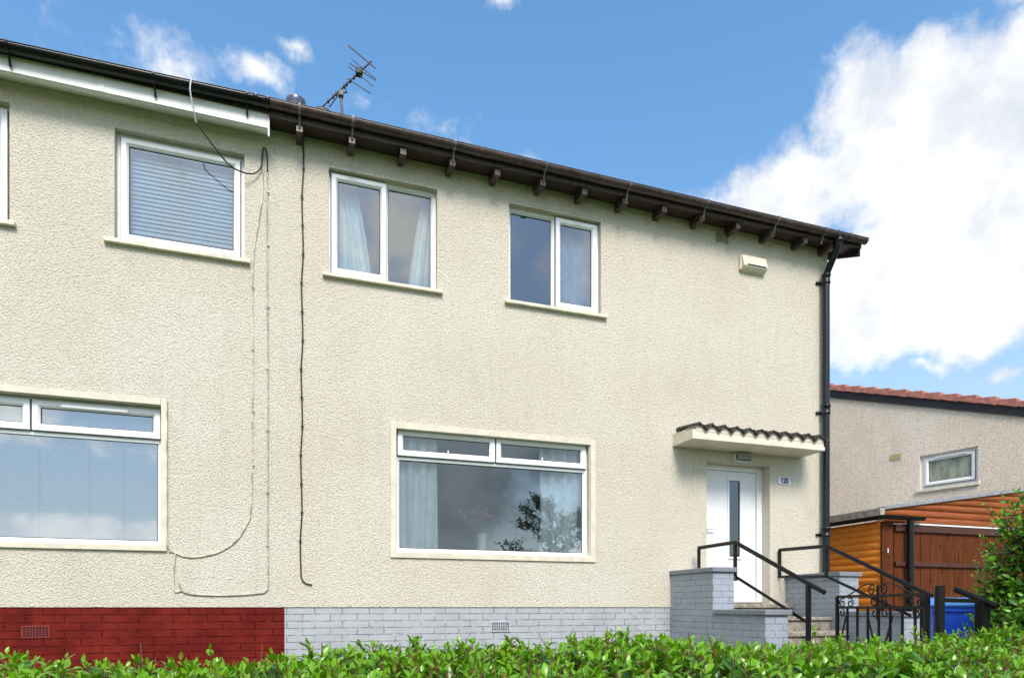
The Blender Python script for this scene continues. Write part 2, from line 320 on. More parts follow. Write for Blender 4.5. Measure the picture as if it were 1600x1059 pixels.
# ------------------------------------------------------------------ mesh builder
OFF = {}
class MB:
    def __init__(s): s.v = []; s.f = []; s.sm = []
    def add(s, vs, fs, smooth=False):
        o = len(s.v); s.v += [tuple(v) for v in vs]; s.f += [tuple(i + o for i in f) for f in fs]; s.sm += [smooth] * len(fs); return s
    def box(s, x0, x1, y0, y1, z0, z1):
        v = [(x, y, z) for x in (x0, x1) for y in (y0, y1) for z in (z0, z1)]
        return s.add(v, [(0, 1, 3, 2), (4, 6, 7, 5), (0, 4, 5, 1), (2, 3, 7, 6), (0, 2, 6, 4), (1, 5, 7, 3)])
    def bar(s, a, b, wx, wy, up=(0, 0, 1)):
        a = Vector(a); b = Vector(b); d = (b - a).normalized(); u = Vector(up)
        if abs(d.dot(u)) > .98: u = Vector((0, 1, 0))
        r = d.cross(u).normalized(); q = r.cross(d).normalized()
        v = [p + r * i * wx / 2 + q * j * wy / 2 for p in (a, b) for i, j in ((-1, -1), (1, -1), (1, 1), (-1, 1))]
        return s.add(v, [(3, 2, 1, 0), (4, 5, 6, 7), (0, 1, 5, 4), (1, 2, 6, 5), (2, 3, 7, 6), (3, 0, 4, 7)])
    def tube(s, pts, r, n=10, cap=True):
        pts = [Vector(p) for p in pts]; rs = r if isinstance(r, (list, tuple)) else [r] * len(pts)
        rings = []; prev = None
        for i, p in enumerate(pts):
            d = (pts[min(i + 1, len(pts) - 1)] - pts[max(i - 1, 0)]).normalized()
            if prev is None:
                u = Vector((0, 0, 1)) if abs(d.z) < .9 else Vector((1, 0, 0))
                x = d.cross(u).normalized()
            else:
                x = (prev - d * prev.dot(d)).normalized()
            prev = x; y = d.cross(x)
            rings.append([p + (x * math.cos(2 * math.pi * k / n) + y * math.sin(2 * math.pi * k / n)) * rs[i] for k in range(n)])
        v = [q for rg in rings for q in rg]; f = []
        for i in range(len(pts) - 1):
            for k in range(n):
                a = i * n + k; b = i * n + (k + 1) % n; f.append((a, b, b + n, a + n))
        s.add(v, f, True)
        if cap:
            s.add(rings[0], [tuple(range(n - 1, -1, -1))]); s.add(rings[-1], [tuple(range(n))])
        return s
    def prism(s, prof, axis, a, b, smooth=False):
        # prof: 2D points; axis 'x': profile (y,z) swept in x from a to b; 'y': (x,z); 'z': (x,y)
        def P(p, t): return {'x': (t, p[0], p[1]), 'y': (p[0], t, p[1]), 'z': (p[0], p[1], t)}[axis]
        n = len(prof); v = [P(p, a) for p in prof] + [P(p, b) for p in prof]
        s.add(v, [(i, (i + 1) % n, (i + 1) % n + n, i + n) for i in range(n)], smooth)
        s.add([P(p, a) for p in prof], [tuple(range(n - 1, -1, -1))]); s.add([P(p, b) for p in prof], [tuple(range(n))]); return s
    def lathe(s, c, prof, n=20):
        v = []; f = []
        for r, z in prof:
            v += [(c[0] + r * math.cos(2 * math.pi * k / n), c[1] + r * math.sin(2 * math.pi * k / n), c[2] + z) for k in range(n)]
        for i in range(len(prof) - 1):
            for k in range(n): a = i * n + k; b = i * n + (k + 1) % n; f.append((a, b, b + n, a + n))
        return s.add(v, f, True)
    def ring(s, x0, x1, z0, z1, wd, y0, y1, ch=.012):
        # rectangular frame, front at y0 (towards -Y), chamfered inner edge
        def rc(i, y): return [(x0 + i, y, z0 + i), (x1 - i, y, z0 + i), (x1 - i, y, z1 - i), (x0 + i, y, z1 - i)]
        L = [rc(0, y1), rc(0, y0), rc(wd - ch, y0), rc(wd, y0 + ch), rc(wd, y1)]
        v = [p for l in L for p in l]; f = []
        for i in range(len(L) - 1):
            for k in range(4): a = i * 4 + k; b = i * 4 + (k + 1) % 4; f.append((a, b, b + 4, a + 4))
        return s.add(v, f)
    def build(s, name, m, parent=None, bevel=0, local=False, fix=True):
        me = bpy.data.meshes.new(name)
        off = Vector((0, 0, 0)) if (parent is None or local) else OFF.get(parent, Vector((0, 0, 0)))
        me.from_pydata([(Vector(v) - off)[:] for v in s.v], [], s.f); me.update()
        me.polygons.foreach_set('use_smooth', s.sm)
        if fix:
            import bmesh
            b = bmesh.new(); b.from_mesh(me); bmesh.ops.recalc_face_normals(b, faces=b.faces); b.to_mesh(me); b.free()
        o = bpy.data.objects.new(name, me); COL.objects.link(o); me.materials.append(m if not isinstance(m, str) else M[m])
        if parent is not None: o.parent = parent; OFF[o] = off
        if bevel:
            bv = o.modifiers.new('bevel', 'BEVEL'); bv.width = bevel; bv.segments = 2; bv.limit_method = 'ANGLE'; bv.angle_limit = R(40)
        return o
def tag(o, label=None, cat=None, group=None, kind=None):
    if label: o['label'] = label
    if cat: o['category'] = cat
    if group: o['group'] = group
    if kind: o['kind'] = kind
    return o
def empty(name, loc, label, cat, group=None, rz=0):
    o = bpy.data.objects.new(name, None); COL.objects.link(o); o.location = loc; o.rotation_euler.z = rz
    o.empty_display_size = .2; OFF[o] = Vector(loc); return tag(o, label, cat, group)

# ------------------------------------------------------------------ ground
def gz(y): return 0 if y > -2.4 else -.5 * min(1, (-2.4 - y) / 4.0)
g = MB(); ys = [-400, -60, -20, -12, -8, -6.4, -5.5, -4.5, -3.5, -2.4, 2, 10, 40, 400]; xs = [-400, -60, -12, 0, 12, 60, 400]
for y in ys:
    for x in xs: g.v.append((x, y, gz(y)))
nx = len(xs)
for j in range(len(ys) - 1):
    for i in range(nx - 1): g.f.append((j * nx + i, j * nx + i + 1, (j + 1) * nx + i + 1, (j + 1) * nx + i)); g.sm.append(False)
tag(g.build('ground', 'grass', fix=False), kind='structure')
g = MB()
for a, b in ((-1.9, -2.4), (-2.4, -3.5), (-3.5, -5.0)):
    g.add([(5.2, a, gz(a) + .006), (8.4, a, gz(a) + .006), (8.4, b, gz(b) + .006), (5.2, b, gz(b) + .006)], [(0, 3, 2, 1)])
g.add([(7.36, -1.9, .006), (12.5, -1.9, .006), (12.5, .28, .006), (7.36, .28, .006)], [(0, 1, 2, 3)])
tag(g.build('path', 'paving', fix=False), kind='structure')

# ------------------------------------------------------------------ wall with openings
def wall_sheet(mb, x0, x1, z0, z1, holes, y=0.0, rev=.14):
    xs = sorted({x0, x1, *[h[i] for h in holes for i in (0, 1)]}); zs = sorted({z0, z1, *[h[i] for h in holes for i in (2, 3)]})
    for i in range(len(xs) - 1):
        for j in range(len(zs) - 1):
            cx = (xs[i] + xs[i + 1]) / 2; cz = (zs[j] + zs[j + 1]) / 2
            if any(h[0] < cx < h[1] and h[2] < cz < h[3] for h in holes): continue
            mb.add([(xs[i], y, zs[j]), (xs[i + 1], y, zs[j]), (xs[i + 1], y, zs[j + 1]), (xs[i], y, zs[j + 1])], [(0, 1, 2, 3)])
    for a, b, c, d in holes:
        mb.add([(a, y, c), (a, y + rev, c), (a, y + rev, d), (a, y, d)], [(0, 3, 2, 1)])
        mb.add([(b, y, c), (b, y + rev, c), (b, y + rev, d), (b, y, d)], [(0, 1, 2, 3)])
        mb.add([(a, y, d), (b, y, d), (b, y + rev, d), (a, y + rev, d)], [(0, 3, 2, 1)])
        mb.add([(a, y, c), (b, y, c), (b, y + rev, c), (a, y + rev, c)], [(0, 1, 2, 3)])

def window(parent, x0, x1, z0, z1, units, gl='glass', rec=.085, fw=.045, sill=None, local=False, opened=None):
    """units: (x0,x1,z0,z1,kind,openable width)"""
    f = MB().ring(x0, x1, z0, z1, fw, rec, rec + .07, .006)
    win = f.build('window', 'upvc', parent, local=local)
    bars = MB(); seal_and_gap = MB()
    # mullions and transoms fill between the units
    for (a, b, c, d, k) in units:
        if k == 'fixed':
            MBr = MB().ring(a, b, c, d, .022, rec + .008, rec + .05, .016); MBr.build('glazing_bead', 'upvc', win, local=local)
            gi = .022; gy = rec + .03
        else:
            MB().ring(a, b, c, d, .072, rec - .035, rec + .04, .022).build('sash', 'upvc', win, bevel=.004, local=local)
            gi = .072; gy = rec + .005
            seal_and_gap.ring(a - .009, b + .009, c - .009, d + .009, .009, rec - .004, rec + .02, .001)  # dark ring paints the shaded gap between sash and frame
        seal_and_gap.ring(a + gi - .001, b - gi + .001, c + gi - .001, d - gi + .001, .009, gy - .004, gy + .004, .001)
        MB().add([(a + gi, gy, c + gi), (b - gi, gy, c + gi), (b - gi, gy, d - gi), (a + gi, gy, d - gi)], [(0, 1, 2, 3)]).build('pane', gl, win, local=local, fix=False)
    seal_and_gap.build('seal_and_gap', 'seal_and_gap', win, local=local)
    if sill: MB().box(*sill).build('sill', 'sill', win, bevel=.006, local=local)
    return win
def bars(parent, rects, rec, local=False, name='mullion'):
    for a, b, c, d in rects: MB().box(a, b, rec + .002, rec + .068, c, d).build(name, 'upvc', parent, bevel=.003, local=local)

def room(parent, x0, x1, z0, z1, depth=3.4, name='room_lining'):
    y0 = .18
    m = MB()
    m.add([(x0, y0, z0), (x0, depth, z0), (x0, depth, z1), (x0, y0, z1)], [(0, 1, 2, 3)])
    m.add([(x1, y0, z0), (x1, depth, z0), (x1, depth, z1), (x1, y0, z1)], [(0, 1, 2, 3)])
    m.add([(x0, depth, z0), (x1, depth, z0), (x1, depth, z1), (x0, depth, z1)], [(0, 1, 2, 3)])
    m.add([(x0, y0, z1), (x1, y0, z1), (x1, depth, z1), (x0, depth, z1)], [(0, 1, 2, 3)])
    m.add([(x0, y0, z0), (x1, y0, z0), (x1, depth, z0), (x0, depth, z0)], [(0, 1, 2, 3)])
    # coving strip along ceiling
    m.box(x0 + .001, x1 - .001, depth - .08, depth - .001, z1 - .09, z1 - .001)
    return m.build(name, 'plaster', parent, fix=False)

def airbrick(parent, xc, zc, wd, ht, m, nx_, nz_, y=0.0, yf=-.012, local=False):
    a = MB(); x0, x1, z0, z1 = xc - wd / 2, xc + wd / 2, zc - ht / 2, zc + ht / 2
    fr = .014
    a.box(x0, x1, yf, y + .001, z1 - fr, z1); a.box(x0, x1, yf, y + .001, z0, z0 + fr)
    a.box(x0, x0 + fr, yf, y + .001, z0 + fr, z1 - fr); a.box(x1 - fr, x1, yf, y + .001, z0 + fr, z1 - fr)
    sx = (wd - 2 * fr) / nx_; sz = (ht - 2 * fr) / nz_
    for i in range(1, nx_): a.box(x0 + fr + i * sx - .0032, x0 + fr + i * sx + .0032, yf + .001, y, z0 + fr, z1 - fr)
    for j in range(1, nz_): a.box(x0 + fr, x1 - fr, yf + .002, y, z0 + fr + j * sz - .003, z0 + fr + j * sz + .003)
    v = a.build('air_vent', m, parent, local=local)
    MB().add([(x0 + .003, y - .003, z0 + .003), (x1 - .003, y - .003, z0 + .003), (x1 - .003, y - .003, z1 - .003), (x0 + .003, y - .003, z1 - .003)], [(0, 1, 2, 3)]).build('vent_hole_shade', 'void', v, local=local, fix=False)  # near black sheet paints the shade inside the vent holes
    return v

# ================================================================== HOUSE 125 (right half)
H1 = empty('semi_detached_house', (3.9, 0, 0), 'cream roughcast house with brown gutter, grey painted brick base and white front door', 'house', 'two halves of the semi-detached house')
XL, XR = -.038, 7.79
W2 = (.45, 1.738, 4.885, 6.135); W3 = (2.67, 3.968, 4.90, 6.150)
BW = (1.236, 3.797, 1.662, 3.192); DO = (5.626, 6.72, .86, 3.075)
m = MB(); wall_sheet(m, XL, XR, 1.0, 6.46, [W2, W3, BW, (DO[0], DO[1], 1.0, DO[3])], 0, .20)
YB = 7.6
m.add([(XR, 0, .0), (XR, YB, .0), (XR, YB, 6.5), (XR, YB / 2, 8.0), (XR, 0, 6.5)], [(0, 1, 2, 3, 4)])
m.add([(XL, YB, 0), (XR, YB, 0), (XR, YB, 6.5), (XL, YB, 6.5)], [(0, 1, 2, 3)])
m.build('wall', 'render', H1, fix=False)
m = MB(); m.box(XL, 5.05, .012, .2, -.1, .997); m.box(7.0, XR - .01, .012, .2, -.1, .997)
m.build('plinth', 'brick_grey', H1)
room(H1, .05, 2.25, 3.75, 6.36); room(H1, 2.32, 5.0, 3.75, 6.36); room(H1, .05, 5.0, 1.05, 3.45, 4.2)
m = MB(); m.box(.05, 5.0, .2, 4.1, 1.06, 1.08); m.build('carpet', 'floor', H1)

w2 = window(H1, *W2, [(.485, 1.128, 4.935, 6.108, 'sash'), (1.135, 1.70, 4.93, 6.10, 'fixed')], sill=(.381, 1.802, -.055, .09, 4.845, 4.885))
w3 = window(H1, *W3, [(2.705, 3.31, 4.945, 6.115, 'fixed'), (3.34, 3.935, 4.95, 6.125, 'sash')], sill=(2.607, 4.044, -.055, .09, 4.858, 4.90))
bars(w3, [(3.31, 3.34, 4.945, 6.105)], .085); bars(w2, [(1.128, 1.135, 4.93, 6.09)], .085)
for px, win in ((.80, w2), (1.40, w2), (2.98, w3), (3.60, w3)):   # restrictor catches at the head
    MB().box(px - .03, px + .03, .13, .15, 6.02, 6.035).box(px - .008, px + .008, .13, .15, 5.99, 6.02).build('catch', 'seal_and_gap', win)
bw = window(H1, *BW, [(1.262, 2.50, 2.845, 3.165, 'sash'), (2.518, 3.772, 2.845, 3.165, 'sash'), (1.27, 3.763, 1.70, 2.82, 'fixed')], gl='glass_big', fw=.035)
for o in bw.children:
    pass
bars(bw, [(1.27, 3.763, 2.80, 2.85)], .085, name='transom'); bars(bw, [(2.497, 2.521, 2.85, 3.16)], .085)
for px in (1.885, 3.14):
    MB().box(px - .006, px + .006, .03, .055, 2.90, 2.945).build('window_handle', 'upvc', bw)
m = MB().ring(1.166, 3.880, 1.597, 3.220, .07, -.022, .03, .004); m.build('window_surround', 'trim', bw, bevel=.003)
MB().box(1.24, 3.793, -.016, .085, 1.664, 1.685).build('sill', 'upvc', bw, bevel=.006)

# roof, rafters
XG0, XG1 = -.20, 8.19
def zr(y): return 6.50 + .404 * (y + .27)           # roof top line
m = MB(); yr = YB / 2; T = .09
for (xa, xb, nm) in ((XL - .1, 8.15, 'roof'),):
    prof = [(-.27, zr(-.27)), (yr, zr(yr)), (YB + .27, zr(-.27)), (YB + .27, zr(-.27) - T), (yr, zr(yr) - T), (-.27, zr(-.27) - T)]
    m.prism(prof, 'x', xa, xb)
roof = m.build('roof', 'roof', H1)
m = MB()
for i in range(14):
    y = -.27 + i * .3; m.box(XL, 8.075, y, y + .32, 0, 0) if False else m.prism([(y, zr(y) + .004), (y + .31, zr(y + .31) + .002), (y + .31, zr(y + .31) + .012), (y, zr(y) + .034)], 'x', XL - .095, 8.165)
m.build('roof_tile_courses', 'roof', roof)
# boarded soffit under the rafters and tilting fillet
MB().prism([(-.255, 6.405), (0.0, 6.425), (0.02, 6.44), (-.255, 6.43)], 'x', XG0, 8.14).build('soffit', 'brown_wood', H1)
MB().box(XG0, 8.15, -.285, -.258, 6.375, 6.50).build('fascia', 'brown_wood', H1)
for x in (.121, .693, 1.279, 1.871, 2.435, 3.034, 3.608, 4.197, 4.785, 5.378, 5.964, 6.554, 7.134, 7.63):
    MB().prism([(-.262, 6.292), (-.262, 6.40), (.0, 6.42), (.0, 6.315)], 'x', x - .034, x + .034).build('rafter_end', 'tail', H1, bevel=.004)
# bargeboard and verge soffit on the gable
MB().prism([(-.27, 6.26), (-.27, 6.49), (yr, zr(yr) - .02), (yr, zr(yr) - .2)], 'x', 8.12, 8.145).build('bargeboard', 'brown_wood', H1)
MB().prism([(-.25, 6.385), (-.25, 6.40), (yr, zr(yr) - .10), (yr, zr(yr) - .12)], 'x', XR, 8.12).build('verge_soffit', 'brown_wood', H1)

def gutter(parent, pts, mt, brackets, ends=(False, False), r=.062, joints=()):
    """half round channel: pts = (x, y, z_top)"""
    m = MB(); n = 12
    rings = []
    for (x, y, z) in pts:
        rg = []
        for rad, rev in ((r, False), (r - .006, True)):
            a = [math.pi + math.pi * k / n for k in range(n + 1)]
            if rev: a = a[::-1]
            rg += [(x, y + rad * math.cos(t), z + rad * math.sin(t) * 1.05) for t in a]
        rings.append(rg)
    k = len(rings[0]); v = [p for rg in rings for p in rg]; f = []
    for i in range(len(rings) - 1):
        for j in range(k): a = i * k + j; b = i * k + (j + 1) % k; f.append((a, b, b + k, a + k))
    m.add(v, f, True)
    for e, i in ((ends[0], 0), (ends[1], -1)):
        if e:
            x, y, z = pts[i]; pr = [(y + r * math.cos(math.pi + math.pi * q / n), z + r * 1.05 * math.sin(math.pi + math.pi * q / n)) for q in range(n + 1)]
            m.prism(pr, 'x', x - .004, x + .004)
    # rolled front lip
    m.tube([(x, y - r + .002, z + .002) for x, y, z in pts], .006, 6)
    gt = m.build('gutter', mt, parent)
    def at(x):
        for (x0, y0, z0), (x1, y1, z1) in zip(pts, pts[1:]):
            if x0 <= x <= x1: return y0, z0 + (z1 - z0) * (x - x0) / (x1 - x0)
        return pts[-1][1:]
    for x, kind in brackets:
        y, z = at(x); b = MB(); wdt = .028 if kind == 's' else .05
        for rr in (r + .006,):
            pr = [(y + rr * math.cos(math.pi + math.pi * q / 12), z + rr * 1.05 * math.sin(math.pi + math.pi * q / 12)) for q in range(13)]
            pr2 = [(y + (r + .001) * math.cos(math.pi + math.pi * q / 12), z + (r + .001) * 1.05 * math.sin(math.pi + math.pi * q / 12)) for q in range(12, -1, -1)]
            b.prism(pr + pr2, 'x', x - wdt / 2, x + wdt / 2)
        b.box(x - .008, x + .008, y - r - .008, y - r + .006, z - .01, z + .016)
        if kind == 's': b.prism([(y + .01, z - r * 1.05 - .002), (y + .03, z - r * 1.05), (y + .072, z - .16), (y + .055, z - .17)], 'x', x - .009, x + .009)
        b.build('gutter_bracket' if kind == 's' else 'gutter_joint', 'steel_bracket' if mt == 'gut_brown' and kind == 's' else mt, gt)
    return gt
M['steel_bracket'] = simple('dull grey steel bracket', (.17, .17, .18), .4, metal=.3, var=.3)
GY = -.335
g1 = gutter(H1, [(XG0, GY, 6.500), (8.175, GY, 6.478)], 'gut_brown',
            [(.121 + .0, 's'), (.693, 's'), (1.871, 's'), (3.034, 's'), (4.197, 's'), (5.378, 's'), (6.554, 's'), (7.40, 's'), (2.16, 'j'), (2.25, 'j'), (7.62, 'j'), (7.84, 'j')], (False, True))
# downpipe
dp = MB(); dx = 7.672
pth = [(dx, GY, 6.43), (dx, GY, 6.37), (dx, GY + .02, 6.32), (dx, -.24, 6.20), (dx, -.14, 6.06), (dx, -.098, 6.0), (dx, -.09, 5.93)]
dp.tube(pth, .048, 14); dp.tube([(dx, -.09, 5.95), (dx, -.09, -.05)], .052, 16)
dpo = dp.build('downpipe', 'pipe', H1)
def collar(zc, kind=0):
    c = MB().lathe((dx, -.09, zc), [(.053, -.075), (.064, -.07), (.064, -.045), (.058, -.04), (.058, .035), (.068, .04), (.068, .065), (.053, .07)], 18)
    c.box(dx - .115, dx + .115, -.02, -.0005, zc - .055, zc - .02); c.bar((dx - .10, -.02, zc - .04), (dx - .10, -.045, zc - .04), .02, .02)
    c.build('pipe_collar', 'pipe', dpo)
for z in (5.93, 3.97, 2.13): collar(z)
MB().lathe((dx, GY, 6.40), [(.05, -.045), (.062, -.04), (.062, .0), (.056, .005)], 16).build('gutter_outlet', 'pipe', dpo)

# canopy
c = MB(); c.box(5.072, 7.270, -.485, 0.0, 3.232, 3.288)
can = c.build('canopy', 'canopy', H1, bevel=.003)
MB().prism([(-.470, 3.289), (-.470, 3.362), (0, 3.412), (0, 3.289)], 'x', 5.078, 7.262).build('canopy_upstand', 'canopy', can)
t = MB(); NP = 11; x0c, x1c = 5.125, 7.33; N = NP * 14
def pan(u):
    ph = (u * NP) % 1.0
    return .036 * math.sin(2 * math.pi * ph) + .012 * math.sin(4 * math.pi * ph + .8)
def lipx(u):
    return 0
va = []; 
for i in range(N + 1):
    u = i / N; x = x0c + (x1c - x0c) * u
    ph = (u * NP) % 1.0
    dz = pan(u) + (.010 if ph > .93 else 0)
    th = .019 + .006 * math.sin(7 * u * NP)
    for (y, zb) in ((-.515 - .008 * math.sin(i * .9), 3.392), (0, 3.452)):
        va += [(x, y, zb + dz), (x, y, zb + dz + th)]
fa = []
for i in range(N):
    a = i * 4; b = a + 4
    fa += [(a, b, b + 1, a + 1), (a + 1, b + 1, b + 3, a + 3), (a, a + 2, b + 2, b), (a + 2, a + 3, b + 3, b + 2)]
fa += [(0, 1, 3, 2), (N * 4, N * 4 + 2, N * 4 + 3, N * 4 + 1)]
t.add(va, fa); t.build('canopy_tiles', 'pan', can)
mf = MB(); vv = []
for i in range(N + 1):
    u = i / N; x = min(x0c + (x1c - x0c) * u, 7.262)
    for y in (-.474, -.10): vv += [(x, y, 3.34), (x, y, 3.392 + pan(u) + .008)]
mf.add(vv, [q for i in range(N) for a in (i * 4,) for q in ((a, a + 4, a + 5, a + 1), (a + 1, a + 5, a + 7, a + 3))])
mf.build('mortar_bedding', 'canopy', can, fix=False)

# door
dr = MB(); Y0 = .17
dr.box(5.627, 5.70, Y0, Y0 + .07, 1.07, 3.074).box(6.625, 6.719, Y0, Y0 + .07, 1.07, 3.074).box(5.70, 6.625, Y0, Y0 + .07, 3.00, 3.074)
frame = dr.build('door_frame', 'upvc', H1, bevel=.004)
ZT = 2.995
l = MB()
gx0, gx1, gz0, gz1 = 6.150, 6.335, 1.745, 2.86
wall_sheet(l, 5.705, 6.618, 1.09, ZT, [(gx0, gx1, gz0, gz1)], Y0 + .02, .03)
leaf = l.build('door', 'white_door', H1, fix=False)
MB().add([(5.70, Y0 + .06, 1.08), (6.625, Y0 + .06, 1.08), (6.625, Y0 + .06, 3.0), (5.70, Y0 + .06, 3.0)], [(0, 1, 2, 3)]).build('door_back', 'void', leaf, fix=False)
MB().ring(gx0 - .036, gx1 + .036, gz0 - .036, gz1 + .036, .036, Y0 + .004, Y0 + .03, .010).build('glazing_moulding', 'white_door', leaf)
MB().add([(gx0, Y0 + .035, gz0), (gx1, Y0 + .035, gz0), (gx1, Y0 + .035, gz1), (gx0, Y0 + .035, gz1)], [(0, 1, 2, 3)]).build('door_pane', 'glass_door', leaf, fix=False)
MB().box(5.74, 5.765, Y0 + .01, Y0 + .02, 2.05, 2.24).bar((5.752, Y0 - .03, 2.13), (5.87, Y0 - .03, 2.13), .018, .014).bar((5.752, Y0 + .01, 2.13), (5.752, Y0 - .036, 2.13), .014, .014).build('door_handle', 'alu', leaf, bevel=.002)
MB().box(5.705, 6.618, Y0 - .025, Y0 + .02, 1.068, 1.092).build('threshold', 'alu', leaf, bevel=.003)
room(H1, 5.3, 7.6, 1.05, 3.45, 3.0)

# vents
airbrick(H1, 5.884, 6.272, .235, .155, 'vent', 7, 5)
airbrick(H1, 2.557, .757, .262, .13, 'vent_grey', 8, 5, y=.012, yf=.0)
airbrick(H1, 6.90, 5.3, .01, .01, 'vent', 1, 1) if False else None

# chimney on the ridge behind
ch = MB().box(-.25, .95, 3.3, 3.95, 7.6, 8.80).box(-.29, .99, 3.26, 3.99, 8.80, 8.88); chm = ch.build('chimney', 'harl', H1, bevel=.01)
MB().lathe((.123, 3.35, 8.88), [(.11, 0), (.105, .20), (.13, .30), (.155, .365), (.15, .372), (.10, .33), (.0, .32)], 24).build('chimney_pot', 'potblue', chm)
MB().lathe((.545, 3.35, 8.88), [(.11, 0), (.105, .16), (.165, .20), (.17, .235), (.14, .285), (.08, .315), (.0, .325)], 24).build('chimney_pot', 'clay', chm)

# ================================================================== LEFT HOUSE
H2 = empty('semi_detached_house', (-3, 0, 0), 'cream roughcast house with black gutter, white boxed eaves and dark red painted brick base', 'house', 'two halves of the semi-detached house')
L0 = -7.8
W1 = (-1.744, -.463, 4.895, 6.085); W0 = (-3.95, -2.68, 4.905, 6.12); LL = (-3.93, -1.30, 1.665, 3.180)
m = MB(); wall_sheet(m, L0, XL, 1.0, 6.46, [W1, W0, LL], 0, .20)
m.add([(L0, 0, 0), (L0, YB, 0), (L0, YB, 6.5), (L0, YB / 2, 8), (L0, 0, 6.5)], [(0, 1, 2, 3, 4)])
m.add([(L0, YB, 0), (XL, YB, 0), (XL, YB, 6.5), (L0, YB, 6.5)], [(0, 1, 2, 3)])
m.build('wall', 'render_left', H2, fix=False)
MB().box(L0, XL - .002, .010, .2, -.1, .997).build('plinth', 'brick_red', H2)
room(H2, -2.15, -.14, 3.75, 6.36); room(H2, -4.3, -2.2, 3.75, 6.36); room(H2, -4.3, -.14, 1.05, 3.45, 4.0)
w1 = window(H2, *W1, [(-1.697, -.510, 4.945, 6.04, 'sash')], rec=.095, sill=(-1.839, -.403, -.055, .1, 4.848, 4.895))
MB().box(-1.16, -1.10, .115, .125, 5.915, 5.93).box(-1.137, -1.123, .115, .125, 5.88, 5.915).build('catch', 'seal_and_gap', w1)
w0 = window(H2, *W0, [(-3.31, -2.72, 4.955, 6.08, 'sash'), (-3.90, -3.34, 4.955, 6.07, 'fixed')], rec=.095, sill=(-4.0, -2.620, -.055, .1, 4.858, 4.905))
wl = window(H2, *LL, [(-2.512, -1.322, 2.835, 3.150, 'sash'), (-3.91, -2.53, 2.835, 3.150, 'sash'), (-3.90, -1.333, 1.70, 2.815, 'fixed')], gl='glass_bright', fw=.03, rec=.11)
bars(wl, [(-3.9, -1.333, 2.79, 2.84)], .11, name='transom'); bars(wl, [(-2.532, -2.510, 2.84, 3.15)], .11)
MB().box(-2.25, -1.63, .055, .075, 3.088, 3.118).build('trickle_vent', 'upvc', wl, bevel=.005)
m = MB(); m.box(-1.30, -1.245, -.020, .02, 1.664, 3.245).box(-3.99, -1.301, -.020, .0, 3.182, 3.245).box(-3.99, -1.245, -.03, .11, 1.605, 1.663)
m.build('window_surround', 'trim', wl, bevel=.004)
airbrick(H2, -2.455, .747, .25, .128, 'vent_red', 8, 5, y=.010, yf=.0)
m = MB(); prof = [(-.27, zr(-.27)), (yr, zr(yr)), (YB + .27, zr(-.27)), (YB + .27, zr(-.27) - T), (yr, zr(yr) - T), (-.27, zr(-.27) - T)]
m.prism(prof, 'x', L0 - .3, XL - .102); m.build('roof', 'roof', H2)
# boxed eaves
fx1 = -.205
MB().prism([(-.255, 6.262), (-.255, 6.46), (-.235, 6.46), (-.235, 6.262)], 'x', L0, fx1 - .006).build('fascia', 'fascia_white', H2, bevel=.002)
cov = [(-.235, 6.262)] + [(-.235 + .235 * math.sin(t) * 1.0, 6.262 + .085 * (1 - math.cos(t))) for t in [i * math.pi / 2 / 7 for i in range(1, 8)]]
cov = [(-.24, 6.255), (-.20, 6.262), (-.14, 6.285), (-.08, 6.315), (-.001, 6.345), (-.001, 6.37), (-.24, 6.275)]
MB().prism(cov, 'x', L0, fx1 - .006).build('soffit', 'fascia_white', H2)
MB().prism([(-.262, 6.175), (-.262, 6.46), (-.001, 6.46), (-.001, 6.33), (-.12, 6.29), (-.20, 6.245), (-.235, 6.175)], 'x', fx1 - .005, fx1 + .012).build('fascia_end_cap', 'fascia_white', H2)
MB().box(-1.83, -1.78, -.259, -.2555, 6.264, 6.46).build('fascia_joint', 'fascia_white', H2)
gutter(H2, [(L0, GY, 6.41), (-2.7, GY, 6.455), (fx1 + .02, GY, 6.500)], 'gut_black',
       [(-2.58, 's'), (-1.31, 's'), (-.42, 's'), (-.33, 'j'), (-.21, 'j'), (-3.6, 's')])

# ------------------------------------------------------------------ curtains, blinds, things inside the windows
def curtain(x0, x1, z0, z1, y, folds, amp, mt, label, taper=0, side=0, group=None):
    n = folds * 10; rows = 14; m = MB(); v = []
    ph = random.random() * 6
    for j in range(rows + 1):
        tz = j / rows; z = z0 + (z1 - z0) * tz
        for i in range(n + 1):
            u = i / n; k = 1 - taper * (tz ** 1.3)
            xx = (x0 + (x1 - x0) * u * k) if side == 0 else (x1 - (x1 - x0) * (1 - u) * k)
            a = amp * (1 - .3 * tz)
            v.append((xx + .006 * math.sin(5 * tz + i), y + a * math.sin(2 * math.pi * folds * u + ph + .5 * math.sin(3 * tz + u * 4)) + .35 * a * math.sin(2 * math.pi * folds * 2.3 * u + ph), z))
    f = [(j * (n + 1) + i, j * (n + 1) + i + 1, (j + 1) * (n + 1) + i + 1, (j + 1) * (n + 1) + i) for j in range(rows) for i in range(n)]
    m.add(v, f, True); o = m.build('curtain', mt, fix=False); return tag(o, label, 'curtain', group)
curtain(.50, 1.02, 4.55, 6.2, .30, 5, .03, 'curtain', 'white curtain gathered at the left side of the middle upstairs window', taper=.42)
curtain(1.38, 1.82, 4.55, 6.2, .30, 4, .03, 'curtain', 'narrow white curtain at the right side of the middle upstairs window', taper=.55, side=1)
curtain(3.42, 3.98, 4.55, 6.2, .28, 5, .03, 'curtain_blue', 'pale blue curtain behind the right casement of the upstairs window nearest the downpipe')
curtain(1.18, 1.80, 1.665, 3.25, .215, 4, .055, 'curtain', 'white curtain at the left side of the large ground floor window')
curtain(3.16, 3.95, 1.665, 3.25, .215, 5, .055, 'curtain', 'white curtain at the right side of the large ground floor window')
